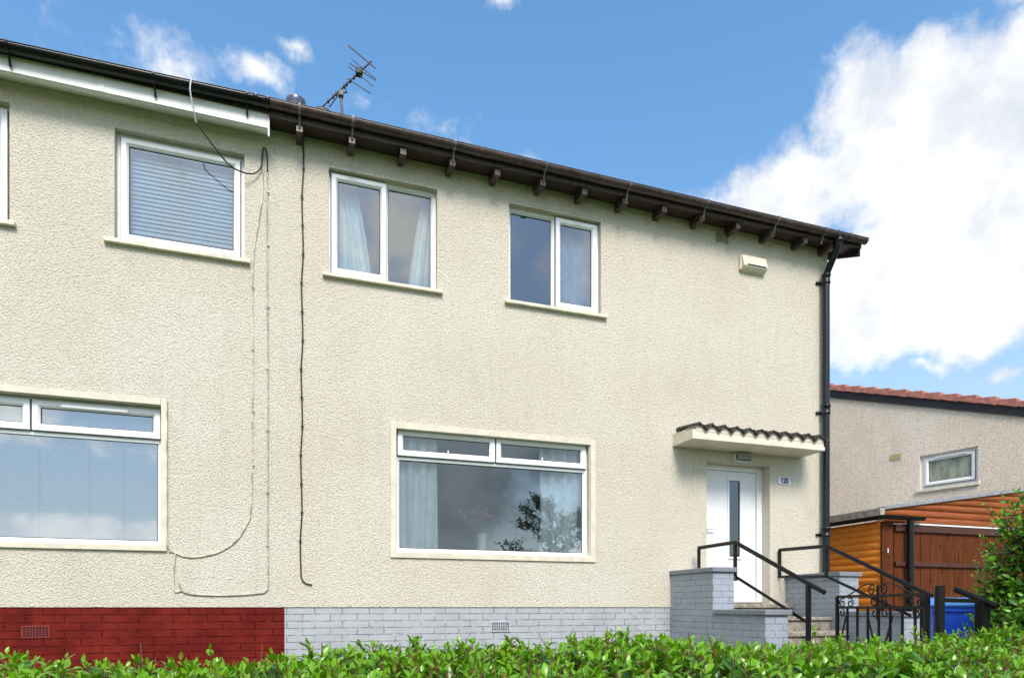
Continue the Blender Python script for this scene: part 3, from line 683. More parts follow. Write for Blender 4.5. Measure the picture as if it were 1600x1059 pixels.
def blind(x0, x1, z0, z1, y, pitch, tilt, cords, label):
    r = empty('venetian_blind', ((x0 + x1) / 2, y, z0), label, 'blind')
    m = MB(); z = z0 + .02
    while z < z1 - .03:
        dz = .5 * pitch * 1.05 * math.sin(tilt); dy = .5 * pitch * 1.05 * math.cos(tilt)
        m.add([(x0, y - dy, z - dz), (x1, y - dy, z - dz), (x1, y, z + .0015), (x0, y, z + .0015), (x1, y + dy, z + dz), (x0, y + dy, z + dz)], [(0, 1, 2, 3), (3, 2, 4, 5)], True)
        z += pitch
    m.build('slats', 'blind', r, fix=False)
    MB().box(x0, x1, y - .02, y + .02, z1 - .03, z1).build('head_rail', 'blind', r); MB().box(x0, x1, y - .015, y + .015, z0 - .01, z0 + .006).build('bottom_rail', 'blind', r)
    m = MB()
    for cx in cords: m.box(cx - .006, cx + .006, y - .022, y - .0205, z0, z1)
    m.build('cord_tape', 'cable_grey', r)
blind(-1.63, -.58, 5.10, 6.04, .20, .047, 1.15, [], 'white slatted venetian blind in the upstairs window of the left house')
blind(-3.86, -1.36, 1.70, 3.14, .20, .024, 1.15, [-2.48, -2.02, -1.70], 'wide fine slatted venetian blind lowered fully in the ground floor window of the left house')
va_ = empty('flower_vase', (2.43, .42, 1.66), 'glass vase of pink flowers standing on the inner sill of the large ground floor window', 'vase')
MB().lathe((2.43, .42, 1.66), [(.0, 0), (.055, .0), (.06, .02), (.055, .15), (.065, .31), (.058, .31), (.048, .15), (.05, .02), (0, .02)], 20).build('vase', 'vase', va_)
m = MB(); fl = MB()
for k in range(34):
    a = random.random() * 6.28; rr = random.random() ** .6 * .30; zt = 1.66 + .52 + random.random() * .16 - rr * .3
    p1 = (2.43 + rr * math.cos(a), .42 + rr * .55 * math.sin(a), zt)
    m.tube([(2.43 + .02 * math.cos(a), .42, 1.68), (2.43 + rr * .35 * math.cos(a), .42 + rr * .2 * math.sin(a), 1.66 + .35), p1], .0035, 5)
    fl = MB()
    for q in range(5):
        c0 = Vector(p1) + Vector((random.uniform(-.022, .022), random.uniform(-.02, .02), random.uniform(-.015, .03)))
        fl.lathe(c0, [(0, -.010), (.009, -.006), (.013, .004), (.006, .012), (0, .010)], 6)
    fl.build('flower', 'petal', va_)
m.build('flower_stems', 'stemgreen', va_)
MB().box(.45, 4.2, .20, .52, 1.60, 1.66).build('window_board', 'upvc', H1, bevel=.004)

# ------------------------------------------------------------------ things fixed on the facade
al = empty('alarm_box', (6.39, 0, 5.97), 'cream alarm bell box with a dark slot fixed high on the wall near the downpipe', 'alarm box')
a = MB(); prof = [(6.168 + .0, 5.855), (6.59, 5.855), (6.612, 5.90), (6.612, 6.075), (6.168, 6.075)]
a.prism([(0.0, 5.868), (-.02, 5.856), (-.085, 5.885), (-.102, 5.905), (-.100, 5.925), (-.060, 6.07), (-.045, 6.078), (0, 6.078)], 'x', 6.185, 6.60)
a.build('cover', 'alarm', al, bevel=.012)
MB().box(6.168, 6.195, -.045, 0, 5.865, 6.07).box(6.20, 6.59, -.018, 0, 5.845, 5.86).build('back_plate', 'alarm', al, bevel=.004)
MB().prism([(-.103, 5.908), (-.1065, 5.911), (-.1045, 5.926), (-.100, 5.926)], 'x', 6.25, 6.575).build('strobe_slot', 'navy', al)
sg = empty('house_number_sign', (6.968, 0, 2.87), 'white house number sign reading 125 on the wall right of the door', 'sign')
MB().box(6.862, 7.075, -.016, 0, 2.823, 2.918).build('plate', 'white_plate', sg, bevel=.003)
fc = bpy.data.curves.new('numerals', 'FONT'); fc.body = '125'; fc.size = .098; fc.extrude = .002; fc.align_x = 'CENTER'; fc.align_y = 'CENTER'; fc.offset = .005; fc.space_character = 1.02
tmp = bpy.data.objects.new('tmp_text', fc); COL.objects.link(tmp)
bpy.context.view_layer.update()
me = bpy.data.meshes.new_from_object(tmp.evaluated_get(bpy.context.evaluated_depsgraph_get())); bpy.data.objects.remove(tmp)
me.name = 'numerals'; nm = bpy.data.objects.new('numerals', me); COL.objects.link(nm); me.materials.clear(); me.materials.append(M['navy'])
nm.parent = sg; nm.rotation_euler = (R(90), 0, 0); nm.location = (0, -.0185, 0)

lp = empty('wall_lamp', (6.21, 0, 3.155), 'grey bulkhead lamp with ribbed glass under the porch canopy above the door', 'lamp')
def rrect(x0, x1, z0, z1, r, n=5):
    p = []
    for cx, cz, a0 in ((x1 - r, z1 - r, 0), (x0 + r, z1 - r, 90), (x0 + r, z0 + r, 180), (x1 - r, z0 + r, 270)):
        for i in range(n + 1): t = R(a0 + 90 * i / n); p.append((cx + r * math.cos(t), cz + r * math.sin(t)))
    return p
def loft(mb, loops, capend=True):
    n = len(loops[0]); v = [p for l in loops for p in l]; f = []
    for i in range(len(loops) - 1):
        for k in range(n): a = i * n + k; b = i * n + (k + 1) % n; f.append((a, b, b + n, a + n))
    mb.add(v, f, True)
    if capend: mb.add(loops[-1], [tuple(range(n))])
a = MB(); X0, X1, Z0, Z1 = 6.05, 6.375, 3.082, 3.222
loft(a, [[(x, 0, z) for x, z in rrect(X0, X1, Z0, Z1, .035)], [(x, -.05, z) for x, z in rrect(X0, X1, Z0, Z1, .035)], [(x, -.06, z) for x, z in rrect(X0 + .01, X1 - .01, Z0 + .01, Z1 - .01, .03)],
         [(x, -.06, z) for x, z in rrect(X0 + .03, X1 - .03, Z0 + .026, Z1 - .026, .025)], [(x, -.045, z) for x, z in rrect(X0 + .032, X1 - .032, Z0 + .028, Z1 - .028, .024)]], False)
a.build('lamp_body', 'alu', lp, fix=False)
a = MB(); loft(a, [[(x, -.045, z) for x, z in rrect(X0 + .032, X1 - .032, Z0 + .028, Z1 - .028, .024)], [(x, -.085, z) for x, z in rrect(X0 + .042, X1 - .042, Z0 + .036, Z1 - .036, .018)]])
a.build('lens', 'lens', lp, fix=False)
a = MB()
for zz in (3.13, 3.152, 3.174): a.box(X0 + .04, X1 - .04, -.092, -.084, zz - .004, zz + .004)
a.build('lens_ribs', 'alu', lp)
MB().tube([(6.12, -.02, 3.085), (6.06, -.03, 3.076), (5.99, -.02, 3.072), (5.97, .0, 3.07)], .006, 6).build('supply_cable', 'cable_white', lp)

def cable(pts, r, mt, label, clips=(), knots=0):
    # smooth spline through points
    P_ = [Vector(p) for p in pts]; out_ = []
    for i in range(len(P_) - 1):
        p0 = P_[max(i - 1, 0)]; p1 = P_[i]; p2 = P_[i + 1]; p3 = P_[min(i + 2, len(P_) - 1)]
        ns = max(2, int((p2 - p1).length / .05))
        for k in range(ns):
            t = k / ns
            out_.append(.5 * ((2 * p1) + (-p0 + p2) * t + (2 * p0 - 5 * p1 + 4 * p2 - p3) * t * t + (-p0 + 3 * p1 - 3 * p2 + p3) * t ** 3))
    out_.append(P_[-1])
    rd = empty('cable', P_[0], label, 'cable')
    MB().tube(out_, r, 6).build('wire', mt, rd)
    if clips:
        for (x, y, z) in clips: MB().box(x - r - .007, x + r + .007, y - r - .004, y + .002, z - .008, z + .008).build('cable_clip', mt, rd)
    return rd
yy = -.014
zz = [6.38 - i * .33 for i in range(16)]
cable([(.150, -.2, 6.40), (.168, -.03, 6.30)] + [(.163 + .009 * math.sin(i * 2.1) - .022 * i / 15, yy, z) for i, z in enumerate(zz) if 1.6 < z < 6.2] + [(.140, yy, 1.45), (.148, yy, 1.33), (.19, yy, 1.275), (.262, yy, 1.258)], .008, 'cable_black',
      'black cable running straight down the wall from the eaves and curling at its lower end', [(.163 + .009 * math.sin(i * 2.1) - .022 * i / 15, yy, z) for i, z in enumerate(zz) if 1.6 < z < 6.2])
cable([(-.95, -.41, 6.49), (-.965, -.42, 6.38), (-.94, -.36, 6.22), (-.92, -.30, 6.12)], .008, 'cable_white', 'short white cable looped over the black gutter and hanging down the white fascia')
cable([(-.92, -.30, 6.12), (-.80, -.24, 6.0), (-.62, -.16, 5.84), (-.50, -.10, 5.82), (-.37, -.05, 5.85), (-.29, -.03, 5.95), (-.275, -.02, 6.10), (-.262, -.014, 6.19), (-.235, -.014, 6.17), (-.222, -.014, 6.06), (-.222, -.014, 5.92)], .008, 'cable_black',
      'thin black cable sagging across the upper right corner of the window with the blind')
cable([(-.222, -.012, 5.92), (-.224, -.012, 5.0), (-.214, -.012, 3.6), (-.218, -.012, 2.2), (-.214, -.012, 1.32), (-.235, -.012, 1.19), (-.32, -.012, 1.155), (-.7, -.012, 1.13), (-1.02, -.012, 1.145), (-1.10, -.012, 1.19), (-1.125, -.012, 1.26)], .0085, 'cable_grey',
      'grey cable running down beside the party line and turning left above the red brick', [(-.218, -.012, z) for z in (5.7, 5.1, 4.4, 3.7, 3.0, 2.3, 1.7)])
cable([(-.262, -.011, 6.18), (-.28, -.011, 5.6), (-.37, -.011, 4.9), (-.375, -.011, 4.0), (-.38, -.011, 3.0), (-.392, -.011, 2.12), (-.44, -.011, 1.93), (-.55, -.011, 1.74), (-.75, -.011, 1.60), (-1.02, -.011, 1.545), (-1.18, -.011, 1.60), (-1.235, -.011, 1.66), (-1.243, -.02, 2.2), (-1.243, -.02, 3.25)], .0075, 'cable_cream',
      'thin cream painted cable curving left from the party line to the ground floor window corner', [(-.375, -.011, z) for z in (4.6, 3.9, 3.2, 2.6)])
cable([(-1.16, -.012, 1.585), (-1.175, -.012, 1.4), (-1.178, -.012, 1.2), (-1.14, -.012, 1.165), (-1.09, -.012, 1.19)], .008, 'cable_cream', 'short cream cable dropping from the window corner to the red brick')

# ------------------------------------------------------------------ TV aerial
ae = empty('tv_aerial', (.863, 3.4, 8.8), 'rooftop television aerial with slanting rods on a short mast above the gutter', 'aerial')
MB().tube([(.863, 3.4, 8.6), (.863, 3.4, 9.2), (.835, 3.4, 9.60)], .019, 8).build('mast', 'steel', ae)
B0 = Vector((.36, 3.75, 9.31)); B1 = Vector((1.31, 3.10, 10.02))
def bp(t): return B0 + (B1 - B0) * t
MB().tube([B0, B1], .013, 8).build('boom', 'steel', ae)
m = MB()
for t_ in (.04, .16, .30, .38, .43, .56, .60, .66, .72): p = bp(t_); m.box(p.x - .016, p.x + .016, p.y - .03, p.y + .03, p.z - .02, p.z + .02)
m.build('element_clips', 'seal_and_gap', ae, bevel=.005)
for (a, b, r) in (((.945, 3.25, 10.30), (1.355, 2.98, 9.82), .011), ((1.0, 3.3, 10.13), (1.375, 3.05, 9.70), .007), ((.975, 3.3, 10.05), (1.36, 3.0, 9.64), .009), ((.955, 3.32, 10.01), (1.335, 3.05, 9.57), .007), ((.935, 3.36, 9.83), (1.30, 3.1, 9.48), .008)):
    MB().tube([a, b], r, 6).build('rod', 'steel', ae)
p = bp(.80); MB().box(p.x - .055, p.x + .055, p.y - .06, p.y + .05, p.z - .05, p.z + .05).build('junction_box', 'seal_and_gap', ae, bevel=.012)
q0 = bp(.30); q1 = bp(.57)
MB().tube([q0, q0 + Vector((.02, 0, -.10)), Vector((.78, 3.42, 9.545)), Vector((.84, 3.4, 9.57)), Vector((.92, 3.4, 9.63)), q1 + Vector((.03, 0, -.12)), q1], .010, 6).build('cradle', 'steel', ae)
MB().box(.80, .88, 3.35, 3.45, 9.53, 9.62).build('clamp', 'steel', ae, bevel=.01)

# ================================================================== steps and low walls
st = empty('front_steps', (6.2, -.9, 0), 'weathered stone front steps rising between two grey brick walls to the door', 'steps')
def step(y0, y1, zt, x0=5.362, x1=6.998, th=.07):
    s_ = MB().box(x0, x1, y0 + .03, y1, -.05, zt - th); o = s_.build('riser', 'stone', st, bevel=.012)
    MB().box(x0, x1, y0, y1, zt - th + .002, zt).build('tread', 'stone', st, bevel=.014)
step(-.17, .17, 1.055); step(-.90, -.172, .868, th=.05); step(-1.20, -.902, .69); step(-1.50, -1.202, .51); step(-1.80, -1.502, .33); step(-2.10, -1.802, .16)
def stepwall(x0, x1, yh, yl, zh, zl, label):
    e = empty('step_wall', ((x0 + x1) / 2, yh, 0), label, 'wall', 'walls beside the front steps')
    MB().box(x0, x1, yh, .0, -.05, zh - .062).box(x0 + .001, x1 - .001, yl, yh - .001, -.05, zl - .062).build('brickwork', 'brick_step', e, bevel=.006)
    MB().box(x0 - .022, x1 + .035, yh - .03, -.002, zh - .060, zh).build('coping', 'cap', e, bevel=.008)
    MB().box(x0 - .022, x1 + .035, yl - .03, yh - .002 + (-.03), zl - .060, zl).build('coping', 'cap', e, bevel=.008)
stepwall(5.04, 5.356, -.965, -1.926, 1.503, .971, 'stepped grey painted brick wall on the left of the front steps, its side plain to see')
stepwall(7.0, 7.33, -1.017, -1.99, 1.475, .946, 'stepped grey painted brick wall on the right of the front steps, behind the gate')

def handrail(X, pts_top, r, posts, lower, label, extra=None):
    e = empty('handrail', (X, pts_top[0][0], 0), label, 'handrail', 'black handrails')
    P_ = [Vector((X, y, z)) for y, z in pts_top]; o_ = [P_[0]]
    for i in range(1, len(P_) - 1):
        a = (P_[i - 1] - P_[i]).normalized(); b = (P_[i + 1] - P_[i]).normalized()
        for k in range(5):
            t = k / 4; o_.append(P_[i] + a * .05 * (1 - t) ** 2 + b * .05 * t ** 2)
    o_.append(P_[-1])
    MB().tube(o_, r, 12).build('rail', 'iron', e)
    for (y, z0, z1, wd) in posts: MB().box(X - wd / 2, X + wd / 2, y - wd / 2, y + wd / 2, z0, z1).build('post', 'iron', e, bevel=.002)
    if lower:
        m = MB()
        for (y0, z0), (y1, z1) in zip(lower, lower[1:]): m.bar((X, y0, z0), (X, y1, z1), .012, .035)
        m.build('lower_rail', 'iron', e)
    return e
hr = handrail(5.40, [(-.143, 1.822), (-.93, 1.826), (-2.41, 1.156)], .026, [(-.143, 1.05, 1.81, .034), (-.93, 1.37, 1.81, .036), (-2.181, 0, 1.24, .042)], [(-.93, 1.392), (-2.171, .831)],
              'black handrail on the left of the steps, passing in front of the white door')
MB().box(5.375, 5.425, -.95, -.90, 1.335, 1.395).build('rail_bracket', 'steel', hr, bevel=.004)
handrail(6.87, [(-.03, 1.842), (-.92, 1.822), (-2.46, 1.128)], .026, [(-.03, 1.44, 1.84, .034), (-.92, 1.40, 1.81, .036), (-2.35, 0, 1.15, .042)], [(-.03, 1.445), (-.92, 1.415), (-2.20, .90)],
         'black handrail on the right of the steps, between the door and the orange shed')
handrail(4.90, [(-4.25, 1.138), (-4.57, 1.005)], .024, [(-4.46, -.3, 1.04, .07)], None, 'short black sloping handrail in front of the blue bin beside the leafy shrub')

# ------------------------------------------------------------------ gate
ga = empty('iron_gate', (4.35, -4.1, -.2), 'black wrought iron gate with scrolls along its top, in front of the right step wall', 'gate')
GA = Vector((4.402, -3.585, 0)); GB = Vector((4.18, -4.60, 0)); gd = (GB - GA)
def gp(t, z): return (GA.x + gd.x * t, GA.y + gd.y * t, z)
m = MB(); m.bar(gp(0, -.15), gp(0, 1.09), .022, .022); m.bar(gp(1, -.15), gp(1, 1.09), .022, .022); m.bar(gp(0, 1.088), gp(1, 1.088), .008, .022); m.bar(gp(0, .998), gp(1, .998), .008, .022); m.bar(gp(0, 0), gp(1, 0), .008, .03)
m.build('gate_frame', 'iron', ga)
for i in range(1, 8):
    t_ = i / 8 + .01
    MB().bar(gp(t_, 0), gp(t_, .998), .014, .014).build('bar', 'iron', ga)
m = MB(); m.bar(gp(.12, .93), gp(.0, .60), .006, .018); m.bar(gp(.38, .94), gp(.52, .55), .006, .018); m.bar(gp(.66, .94), gp(.52, .55), .006, .018); m.build('cross_brace', 'iron', ga)
def scroll(c, s0, turns, r0, r1, flip, zc, name='scroll'):
    pts = []
    for k in range(26):
        t_ = k / 25; a = s0 + flip * turns * 2 * math.pi * t_; rr = r0 + (r1 - r0) * t_
        pts.append(gp(c + rr * math.cos(a), zc + rr * math.sin(a)))
    MB().tube(pts, .0055, 6).build('scroll', 'iron', ga)
for c_, zc in ((.07, 1.035), (.17, 1.035), (.46, 1.04), (.56, 1.04), (.83, 1.035), (.93, 1.035)):
    left = c_ in (.07, .46, .83)
    scroll(c_, R(60 if left else 120), 1.35, .042, .010, 1 if left else -1, zc)
for c_, zc in ((.43, 1.13), (.56, 1.13)):
    left = c_ == .43
    scroll(c_, R(40 if left else 140), 1.3, .045, .010, 1 if left else -1, zc)
for sgn, c0 in ((-1, .44), (1, .56)):
    pts = [gp(c0 + sgn * a, z) for a, z in ((.0, 1.178), (.06, 1.182), (.13, 1.165), (.2, 1.135), (.27, 1.105), (.32, 1.088))]
    MB().tube(pts, .0055, 6).build('top_curve', 'iron', ga)
for c_ in (.06, .46, .58, .90): scroll(c_, R(90), 1.0, .04, .012, -1 if c_ < .5 else 1, .955)
MB().bar(gp(.50, .9), gp(.50, 1.17), .012, .02).build('centre_bar', 'iron', ga)
gpz = MB().tube([(4.19, -4.68, -.35), (4.19, -4.68, 1.145)], .031, 16); tag(gpz.build('gate_post', 'iron', None), 'round black iron post at the right end of the scrolled gate', 'post')
m = MB().bar((4.22, -4.67, 1.048), (4.86, -4.47, 1.045), .02, .030); tag(m.build('iron_bar', 'iron', None), 'flat black bar across the blue bin from the round post to the short handrail', 'bar')

# ------------------------------------------------------------------ bins
def wheelie(x, y, z, rz, body, lid, label, ht=1.1, wd=.56, dp_=.62):
    e = empty('wheelie_bin', (x, y, z), label, 'bin', None, rz)
    m = MB(); lo = [(-.43 * wd, -.40 * dp_), (.43 * wd, -.40 * dp_), (.43 * wd, .36 * dp_), (-.43 * wd, .36 * dp_)]; hi = [(-.5 * wd, -.5 * dp_), (.5 * wd, -.5 * dp_), (.5 * wd, .5 * dp_), (-.5 * wd, .5 * dp_)]
    hb = ht - .1
    v = [(a, b, .06) for a, b in lo] + [(a, b, hb) for a, b in hi]
    m.add(v, [(3, 2, 1, 0), (4, 5, 6, 7), (0, 1, 5, 4), (1, 2, 6, 5), (2, 3, 7, 6), (3, 0, 4, 7)])
    m.build('body', body, e, bevel=.02, local=True)
    MB().box(-.515 * wd, .515 * wd, -.52 * dp_, .52 * dp_, hb - .045, hb).build('rim', body, e, bevel=.008, local=True)
    MB().prism([(-.55 * dp_, hb + .002), (-.55 * dp_, hb + .03), (-.2 * dp_, hb + .075), (.35 * dp_, hb + .095), (.53 * dp_, hb + .07), (.53 * dp_, hb + .002)], 'x', -.525 * wd, .525 * wd).build('lid', lid, e, bevel=.012, local=True)
    MB().tube([(-.42 * wd, .60 * dp_, hb - .01), (.42 * wd, .60 * dp_, hb - .01)], .014, 8).build('grip', body, e, local=True)
    for sx in (-1, 1): MB().tube([(sx * .40 * wd, .44 * dp_, .11), (sx * .47 * wd, .44 * dp_, .11)], .1, 16).build('wheel', 'seal_and_gap', e, local=True)
wheelie(6.10, -3.45, -.09, R(-48), 'bin_blue', 'bin_lid', 'bright blue wheelie bin standing behind the gate post', ht=1.19, wd=.60)
wheelie(6.02, -2.55, .0, R(-40), 'bin_black', 'bin_black', 'black wheelie bin behind the scrolled gate, left of the blue one', ht=1.06, wd=.42, dp_=.5) if False else None

# ================================================================== NEIGHBOURING HOUSE
NH = empty('bungalow', (13.2211, 2.3022, 0), 'neighbouring roughcast house with red tiled verge and one small high window', 'house', None, math.atan2(-.96771, .25207))
def zv(s): return 6.121 - .3585 * (s + 2.607)
sr, se, dpN = -4.6, 4.2, 9.0
m = MB(); hs = (-.547, .572, 3.565, 4.292)
zt_ = zv(se)
# gable wall sheet with the window opening
wall_sheet(m, -.547, .572, 0, 4.40, [hs], 0, .12)
def quad(a, b, za0, zb0, za1, zb1): m.add([(a, 0, za0), (b, 0, zb0), (b, 0, zb1), (a, 0, za1)], [(0, 1, 2, 3)])
quad(-.547, .572, 4.40, 4.40, zv(-.547), zv(.572)); quad(.572, se, 0, 0, zv(.572), zt_); quad(sr, -.547, 0, 0, zv(sr), zv(-.547)); 
s2 = 2 * sr - se
quad(s2, sr, 0, 0, zt_, zv(sr))
m.add([(se, 0, 0), (se, dpN, 0), (se, dpN, zt_), (se, 0, zt_)], [(0, 1, 2, 3)])
m.build('wall', 'harl', NH, local=True, fix=False)
wn = window(NH, -.547, .572, 3.565, 4.292, [(-.465, .50, 3.635, 4.225, 'sash')], gl='glass_obscure', rec=.07, fw=.075, sill=(-.60, .606, -.04, .07, 3.498, 3.565), local=True)
MB().box(-.25, .35, .015, .03, 4.20, 4.225).build('trickle_vent', 'upvc', wn, local=True)
MB().box(-1.174, -.937, -.012, .0, 4.318, 4.437).build('vent_cover', 'yellow_vent', NH, local=True)
m = MB(); m.add([(sr, -.04, zv(sr)), (se + .3, -.04, zv(se + .3)), (se + .3, -.04, zv(se + .3) + .165), (sr, -.04, zv(sr) + .165), (sr, .0, zv(sr)), (se + .3, .0, zv(se + .3)), (se + .3, .0, zv(se + .3) + .165), (sr, .0, zv(sr) + .165)],
                [(0, 1, 2, 3), (4, 7, 6, 5), (0, 4, 5, 1), (3, 2, 6, 7), (0, 3, 7, 4), (1, 5, 6, 2)]); m.build('bargeboard', 'black_board', NH, local=True)
rf = MB()
rf.add([(sr, -.03, zv(sr) + .17), (se + .3, -.03, zv(se + .3) + .17), (se + .3, dpN, zv(se + .3) + .17), (sr, dpN, zv(sr) + .17)], [(0, 1, 2, 3)])
rf.add([(sr, -.03, zv(sr) + .17), (s2 - .3, -.03, zv(se + .3) + .17), (s2 - .3, dpN, zv(se + .3) + .17), (sr, dpN, zv(sr) + .17)], [(0, 3, 2, 1)])
rfo = rf.build('roof', 'redtile', NH, local=True, fix=False)
s = sr; m = MB(); k = 0
while s < se + .2:
    L = .345; z0 = zv(s) + .168; z1 = zv(s + L) + .168
    j = random.uniform(-.006, .006)
    m.add([(s - .03, -.075 + j, z0 + .015 + .011), (s + L, -.075 + j, z1 + .0), (s + L, -.075 + j, z1 + .180), (s - .02, -.075 + j, z0 + .118),
           (s - .03, .4, z0 + .026), (s + L, .4, z1), (s + L, .4, z1 + .180), (s - .02, .4, z0 + .118)], [(0, 1, 2, 3), (4, 7, 6, 5), (0, 4, 5, 1), (3, 2, 6, 7), (0, 3, 7, 4), (1, 5, 6, 2)])
    s += L; k += 1
m.build('verge_tiles', 'redtile', rfo, local=True, bevel=.008)

# ================================================================== TIMBER OUTBUILDING
SH = empty('shed', (9.2, .3, 0), 'timber shed with orange log side and dark brown board front beside the bungalow', 'shed')
SX, SY = 9.20, .30; SXR, SYB = 12.9, 3.6; LH = .115
# side logs (run along Y)
def log_profile(z0, n, proud, base, sgn):
    pts = []
    for i in range(n):
        for k in range(7):
            a = k / 6; pts.append((base + sgn * (proud * math.sin(math.pi * a) ** .6), z0 + (i + a) * LH))
    return pts
pr = log_profile(.0, 21, .026, SX, -1); pr = pr + [(SX + .03, pr[-1][1]), (SX + .03, 0)]
MB().prism(pr, 'y', SY + .0, SYB, smooth=False).build('side_cladding', 'log_orange', SH)
def zrake(x): return 2.60 + .1463 * (x - 9.25)
# front log lap, upper part, boards cut by the rake
m = MB(); z = 2.385
while z < zrake(SXR):
    xs0 = SX + .0 if z + LH < zrake(SX + .2) else 9.25 + (z + .02 - 2.60) / .1463
    if xs0 < SXR - .1:
        xe = 9.25 + (z + LH - 2.60) / .1463; xe = max(xs0, xe)
        p = []
        for k in range(7): a = k / 6; p.append((SY - .03 * math.sin(math.pi * a) ** .6, z + a * LH))
        v = []
        for k, (y, zz_) in enumerate(p):
            xl = max(SX + .02, 9.25 + (zz_ - 2.60) / .1463); v += [(min(xl, SXR), y, zz_), (SXR, y, zz_)]
        m.add(v, [(2 * k, 2 * k + 1, 2 * k + 3, 2 * k + 2) for k in range(6)], True)
    z += LH
m.build('front_cladding', 'log_brown', SH, fix=False)
m = MB(); x = 9.42; i = 0
while x < SXR:
    wd = .17 + .04 * random.random(); yo = SY - .035 + random.uniform(-.004, .004); m.box(x + .003, x + wd - .003, yo, SY, 0, 2.26); x += wd
m.box(9.42, SXR, SY + .002, SY + .02, 0, 2.36)
m.build('board_front', 'plank', SH, bevel=.004)
MB().box(9.42, SXR, SY - .075, SY - .04, 2.245, 2.355).build('top_rail', 'rail_wood', SH, bevel=.004)
MB().box(9.42, SXR, SY - .075, SY - .04, 1.675, 1.745).build('middle_rail', 'rail_wood', SH, bevel=.004)
MB().box(9.42, SXR, SY - .075, SY - .04, .5, .6).build('lower_rail', 'rail_wood', SH, bevel=.004)
MB().box(SX - .035, SX + .20, SY - .04, SY - .001, 0, 2.40).build('corner_post', 'plank', SH, bevel=.004)
MB().box(9.60, SXR, SY - .085, SY - .03, 2.362, 2.386).build('white_strip', 'upvc', SH)
MB().add([(SX, SY - .06, zrake(SX)), (SXR, SY - .06, zrake(SXR)), (SXR, SY - .06, zrake(SXR) + .05), (SX, SY - .06, zrake(SX) + .05),
          (SX, SY + .1, zrake(SX)), (SXR, SY + .1, zrake(SXR)), (SXR, SY + .1, zrake(SXR) + .05), (SX, SY + .1, zrake(SX) + .05)], [(0, 1, 2, 3), (4, 7, 6, 5), (0, 4, 5, 1), (3, 2, 6, 7), (0, 3, 7, 4), (1, 5, 6, 2)]).build('flashing', 'lead', SH)
MB().add([(SX - .1, SY + .1, 2.61), (SXR, SY + .1, zrake(SXR) + .03), (SXR, SYB, zrake(SXR) + .03), (SX - .1, SYB, 2.61)], [(0, 1, 2, 3)]).build('roof', 'lead', SH, fix=False)
MB().box(SX - .10, SX - .0, SY - .06, SYB, 2.48, 2.61).build('roof_edge', 'pale_stone', SH, bevel=.006)
gm = MB(); n = 10
rr = .062
gy0, gy1, gxx = SY - .15, SYB, SX - .15
pr_ = [(gxx + rr * math.cos(math.pi + math.pi * q / n), 2.475 + rr * math.sin(math.pi + math.pi * q / n)) for q in range(n + 1)]
gm.prism(pr_, 'y', gy0, gy1)
pr2 = [(gy0 + .0 + rr * math.cos(math.pi + math.pi * q / n), 2.477 + rr * math.sin(math.pi + math.pi * q / n)) for q in range(n + 1)]
gm.prism(pr2, 'x', gxx - .05, 9.92)
gto = gm.build('gutter', 'gut_black', SH)
MB().tube([(9.67, SY - .13, 2.46), (9.67, SY - .13, 0)], .052, 14).build('downpipe', 'gut_black', SH)
MB().box(9.26, 9.285, SY - .06, SY - .04, 1.88, 1.96).build('latch', 'alu', SH, bevel=.006)

# ================================================================== vegetation
T_ROWS = [(0, 0), (.16, .30), (.42, .5), (.70, .40), (.88, .19), (1, 0)]
def leaf_mesh(name, base, dirv, nrm, L, wr, droop, age, mt, parent=None, extra=None, fold=.28):
    """vectorised leaves: base (n,3), dirv (n,3) unit, nrm (n,3) approx up"""
    n = len(base); side = np.cross(dirv, nrm); side /= np.linalg.norm(side, axis=1, keepdims=True) + 1e-9
    up = np.cross(side, dirv)
    V = []; rib = []
    for (t, wv) in T_ROWS:
        c = base + dirv * (L * t)[:, None] - up * (droop * L * t * t)[:, None]
        if wv == 0: V.append(c); rib.append(np.zeros(n))
        else:
            hw = (L * wr * wv)[:, None]
            V += [c - side * hw + up * hw * fold, c, c + side * hw + up * hw * fold]; rib += [np.ones(n), np.zeros(n), np.ones(n)]
    K = len(V); V = np.stack(V, 1).reshape(-1, 3); rib = np.stack(rib, 1).reshape(-1)
    F4 = []; F3 = [(0, 2, 1), (0, 3, 2)]
    for r_ in range(3):
        o = 1 + 3 * r_; F4 += [(o, o + 1, o + 4, o + 3), (o + 1, o + 2, o + 5, o + 4)]
    o = 10; F3 += [(o, o + 1, K - 1), (o + 1, o + 2, K - 1)]
    offs = (np.arange(n) * K)[:, None, None]
    q = (np.array(F4)[None] + offs).reshape(-1, 4); tr = (np.array(F3)[None] + offs).reshape(-1, 3)
    me = bpy.data.meshes.new(name); me.vertices.add(len(V)); me.vertices.foreach_set('co', V.astype(np.float32).ravel())
    loops = np.concatenate([q.ravel(), tr.ravel()]); me.loops.add(len(loops)); me.loops.foreach_set('vertex_index', loops.astype(np.int32))
    tot = np.concatenate([np.full(len(q), 4), np.full(len(tr), 3)]); st_ = np.concatenate([[0], np.cumsum(tot)[:-1]])
    me.polygons.add(len(tot)); me.polygons.foreach_set('loop_start', st_.astype(np.int32)); me.polygons.foreach_set('loop_total', tot.astype(np.int32))
    me.polygons.foreach_set('use_smooth', np.ones(len(tot), bool))
    me.update(calc_edges=True)
    a = me.attributes.new('age', 'FLOAT', 'POINT'); a.data.foreach_set('value', np.repeat(age, K).astype(np.float32))
    a = me.attributes.new('rib', 'FLOAT', 'POINT'); a.data.foreach_set('value', rib.astype(np.float32))
    me.materials.append(M[mt]); o_ = bpy.data.objects.new(name, me); COL.objects.link(o_)
    if parent: o_.parent = parent; o_.location = (0, 0, 0); o_.matrix_parent_inverse = Matrix.Translation(-parent.location)
    return o_
